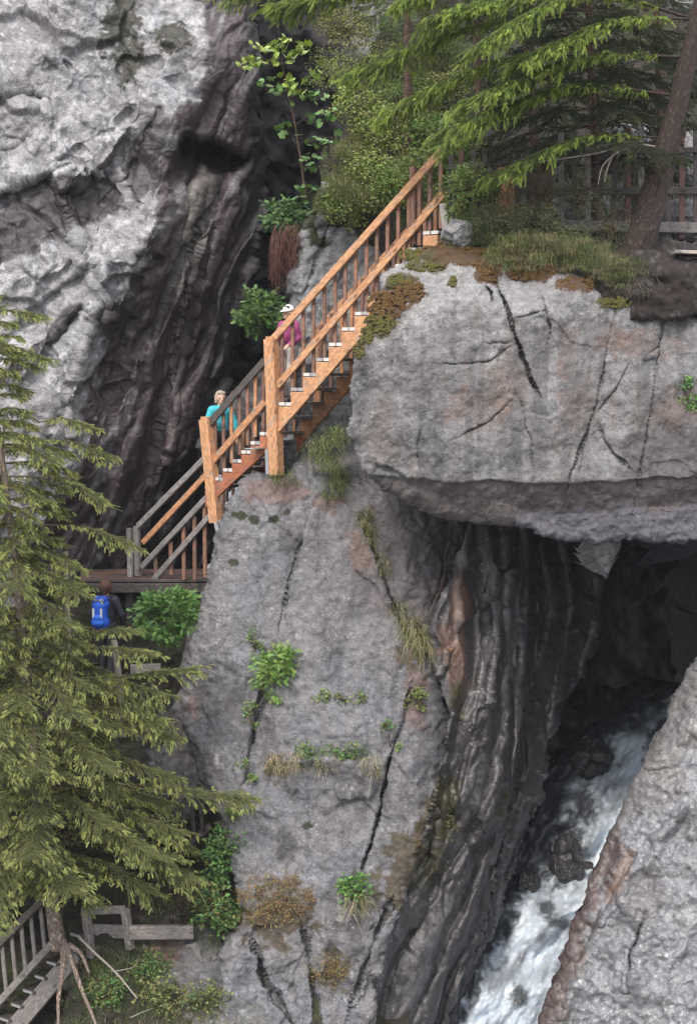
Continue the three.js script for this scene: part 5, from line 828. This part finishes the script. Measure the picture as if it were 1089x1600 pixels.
  if (o.hair) { const hr = [[hd.clone().add(V(0, 0.05, -0.02)), hd.clone().add(V(0, 0.03, -0.04)), 0.098, 0.095], [hd.clone().add(V(0.07, 0.02, -0.03)), hd.clone().add(V(0.075, -0.06, -0.02)), 0.04, 0.03], [hd.clone().add(V(-0.07, 0.02, -0.03)), hd.clone().add(V(-0.075, -0.06, -0.02)), 0.04, 0.03], [hd.clone().add(V(0, 0.0, -0.06)), hd.clone().add(V(0, -0.08, -0.05)), 0.07, 0.05], [hd.clone().add(V(-0.04, 0.1, 0.05)), hd.clone().add(V(0.05, 0.1, 0.05)), 0.03, 0.03]];
    const g = skinned(hr, hd, 0.2, 60, 0.02, 0, (p) => (p.z > hd.z + 0.045 && p.y < hd.y + 0.06 ? 0.05 : -1)), p = g.attributes.position, n = g.attributes.normal; for (let i = 0; i < p.count; i++) { const q = 0.012 * ridge(p.getX(i) * 22, p.getY(i) * 22, p.getZ(i) * 22, 2); p.setXYZ(i, p.getX(i) + n.getX(i) * q, p.getY(i) + n.getY(i) * q, p.getZ(i) + n.getZ(i) * q); } g.computeVertexNormals(); mesh('hair', g, o.hair, root); }
  if (o.cap) { const c = mesh('cap', skinned([[hd.clone().add(V(0, 0.055, -0.02)), hd.clone().add(V(0, 0.05, 0.0)), 0.1, 0.098]], hd, 0.2, 48, 0.02, 0, (p) => hd.y + 0.035 - p.y), o.cap, root); const v = new THREE.CylinderGeometry(0.085, 0.09, 0.012, 20, 1, false, -Math.PI / 2, Math.PI); v.scale(1, 1, 1.25); v.rotateX(0.15); v.translate(0, hd.y + 0.045, hd.z + 0.06); mesh('peak', v, o.cap, c); }
  return root;
}
const fl = (f, i, off, along = 0.1) => toStep(f, i).addScaledVector(FAR, off).addScaledVector(f.rd, along), toStep = (f, i) => f.root.position.clone().addScaledVector(f.step, i).add(V(0, 0.025, 0));
person('person in a maroon jacket and white cap on the orange staircase', fl(up1, 0, 0.3, -0.06), 1.56, -0.7, { jacket: sk('maroon_cloth', [0.3, 0.05, 0.16], 0.8), trousers: sk('pale_trousers', [0.45, 0.43, 0.42], 0.85), hair: sk('brown_hair', [0.08, 0.05, 0.035], 0.8), cap: sk('white_cap', [0.78, 0.77, 0.76], 0.7), stride: 0.06, lift: 0.0, la: [0.28, 1.14, 0.04], lh: [0.24, 1.02, 0.24] });
person('person with curly grey hair in a turquoise jacket on the middle flight', fl(up2, -1, 0.3, 0.05), 1.58, 0.35, { jacket: sk('turquoise_cloth', [0.04, 0.36, 0.44], 0.7), trousers: sk('dark_trousers', [0.03, 0.03, 0.04], 0.85), hair: sk('grey_hair', [0.32, 0.27, 0.22], 0.85), stride: 0.06 });
{
  const foot = P(168, 1062, -2.0), r = person('person carrying a bright blue backpack below the landing, seen from behind', foot, 1.7, Math.PI - 0.25, { jacket: sk('dark_cloth', [0.03, 0.03, 0.045], 0.8), trousers: sk('charcoal_trousers', [0.04, 0.04, 0.045], 0.85), hair: sk('dark_brown_hair', [0.09, 0.045, 0.03], 0.8) });
  const pk = thing('backpack', 'bright blue backpack worn by the person below the landing', 'backpack', foot), blue = sk('blue_nylon', [0.02, 0.11, 0.62], 0.6), O = (a, b, r0, r1, q) => [a, b, r0, r1, q]; pk.rotation.y = Math.PI - 0.25;
  const shell = mesh('pack', skinned([O(V(-0.06, 1.02, -0.25), V(0.06, 1.02, -0.25), 0.1, 0.1), O(V(-0.06, 1.34, -0.23), V(0.06, 1.34, -0.23), 0.09, 0.09), O(V(0, 1.05, -0.25), V(0, 1.3, -0.25), 0.13, 0.12)], V(0, 1.18, -0.25), 0.3, 56, 0.05), blue, pk);
  mesh('front_pocket', skinned([O(V(-0.05, 1.03, -0.35), V(0.05, 1.03, -0.35), 0.06, 0.06), O(V(-0.04, 1.12, -0.35), V(0.04, 1.12, -0.35), 0.055, 0.055)], V(0, 1.08, -0.35), 0.18, 40, 0.04), sk('blue_pocket', [0.03, 0.15, 0.7], 0.5), shell);
  mesh('lid', skinned([O(V(-0.08, 1.42, -0.22), V(0.08, 1.42, -0.22), 0.055, 0.055), O(V(-0.07, 1.4, -0.3), V(0.07, 1.4, -0.3), 0.045, 0.045)], V(0, 1.4, -0.25), 0.2, 40, 0.04), sk('dark_blue_lid', [0.015, 0.06, 0.4], 0.6), shell);
  for (const [x, y] of [[-0.07, 1.2], [0.07, 1.2]]) { const g = new THREE.BoxGeometry(0.035, 0.16, 0.012); g.translate(x, y, -0.385); mesh('reflective_strip', g, sk('reflective_cloth', [0.7, 0.72, 0.75], 0.35), shell); }
  for (const x of [-0.1, 0.1]) mesh('shoulder_strap', tube([V(x, 1.38, -0.18), V(x * 1.15, 1.47, -0.02), V(x * 1.2, 1.4, 0.11), V(x * 1.3, 1.1, 0.13)], 0.022, 0.02, 8, 6), sk('strap', [0.02, 0.02, 0.03]), pk);
}
renderer.render(scene, camera);
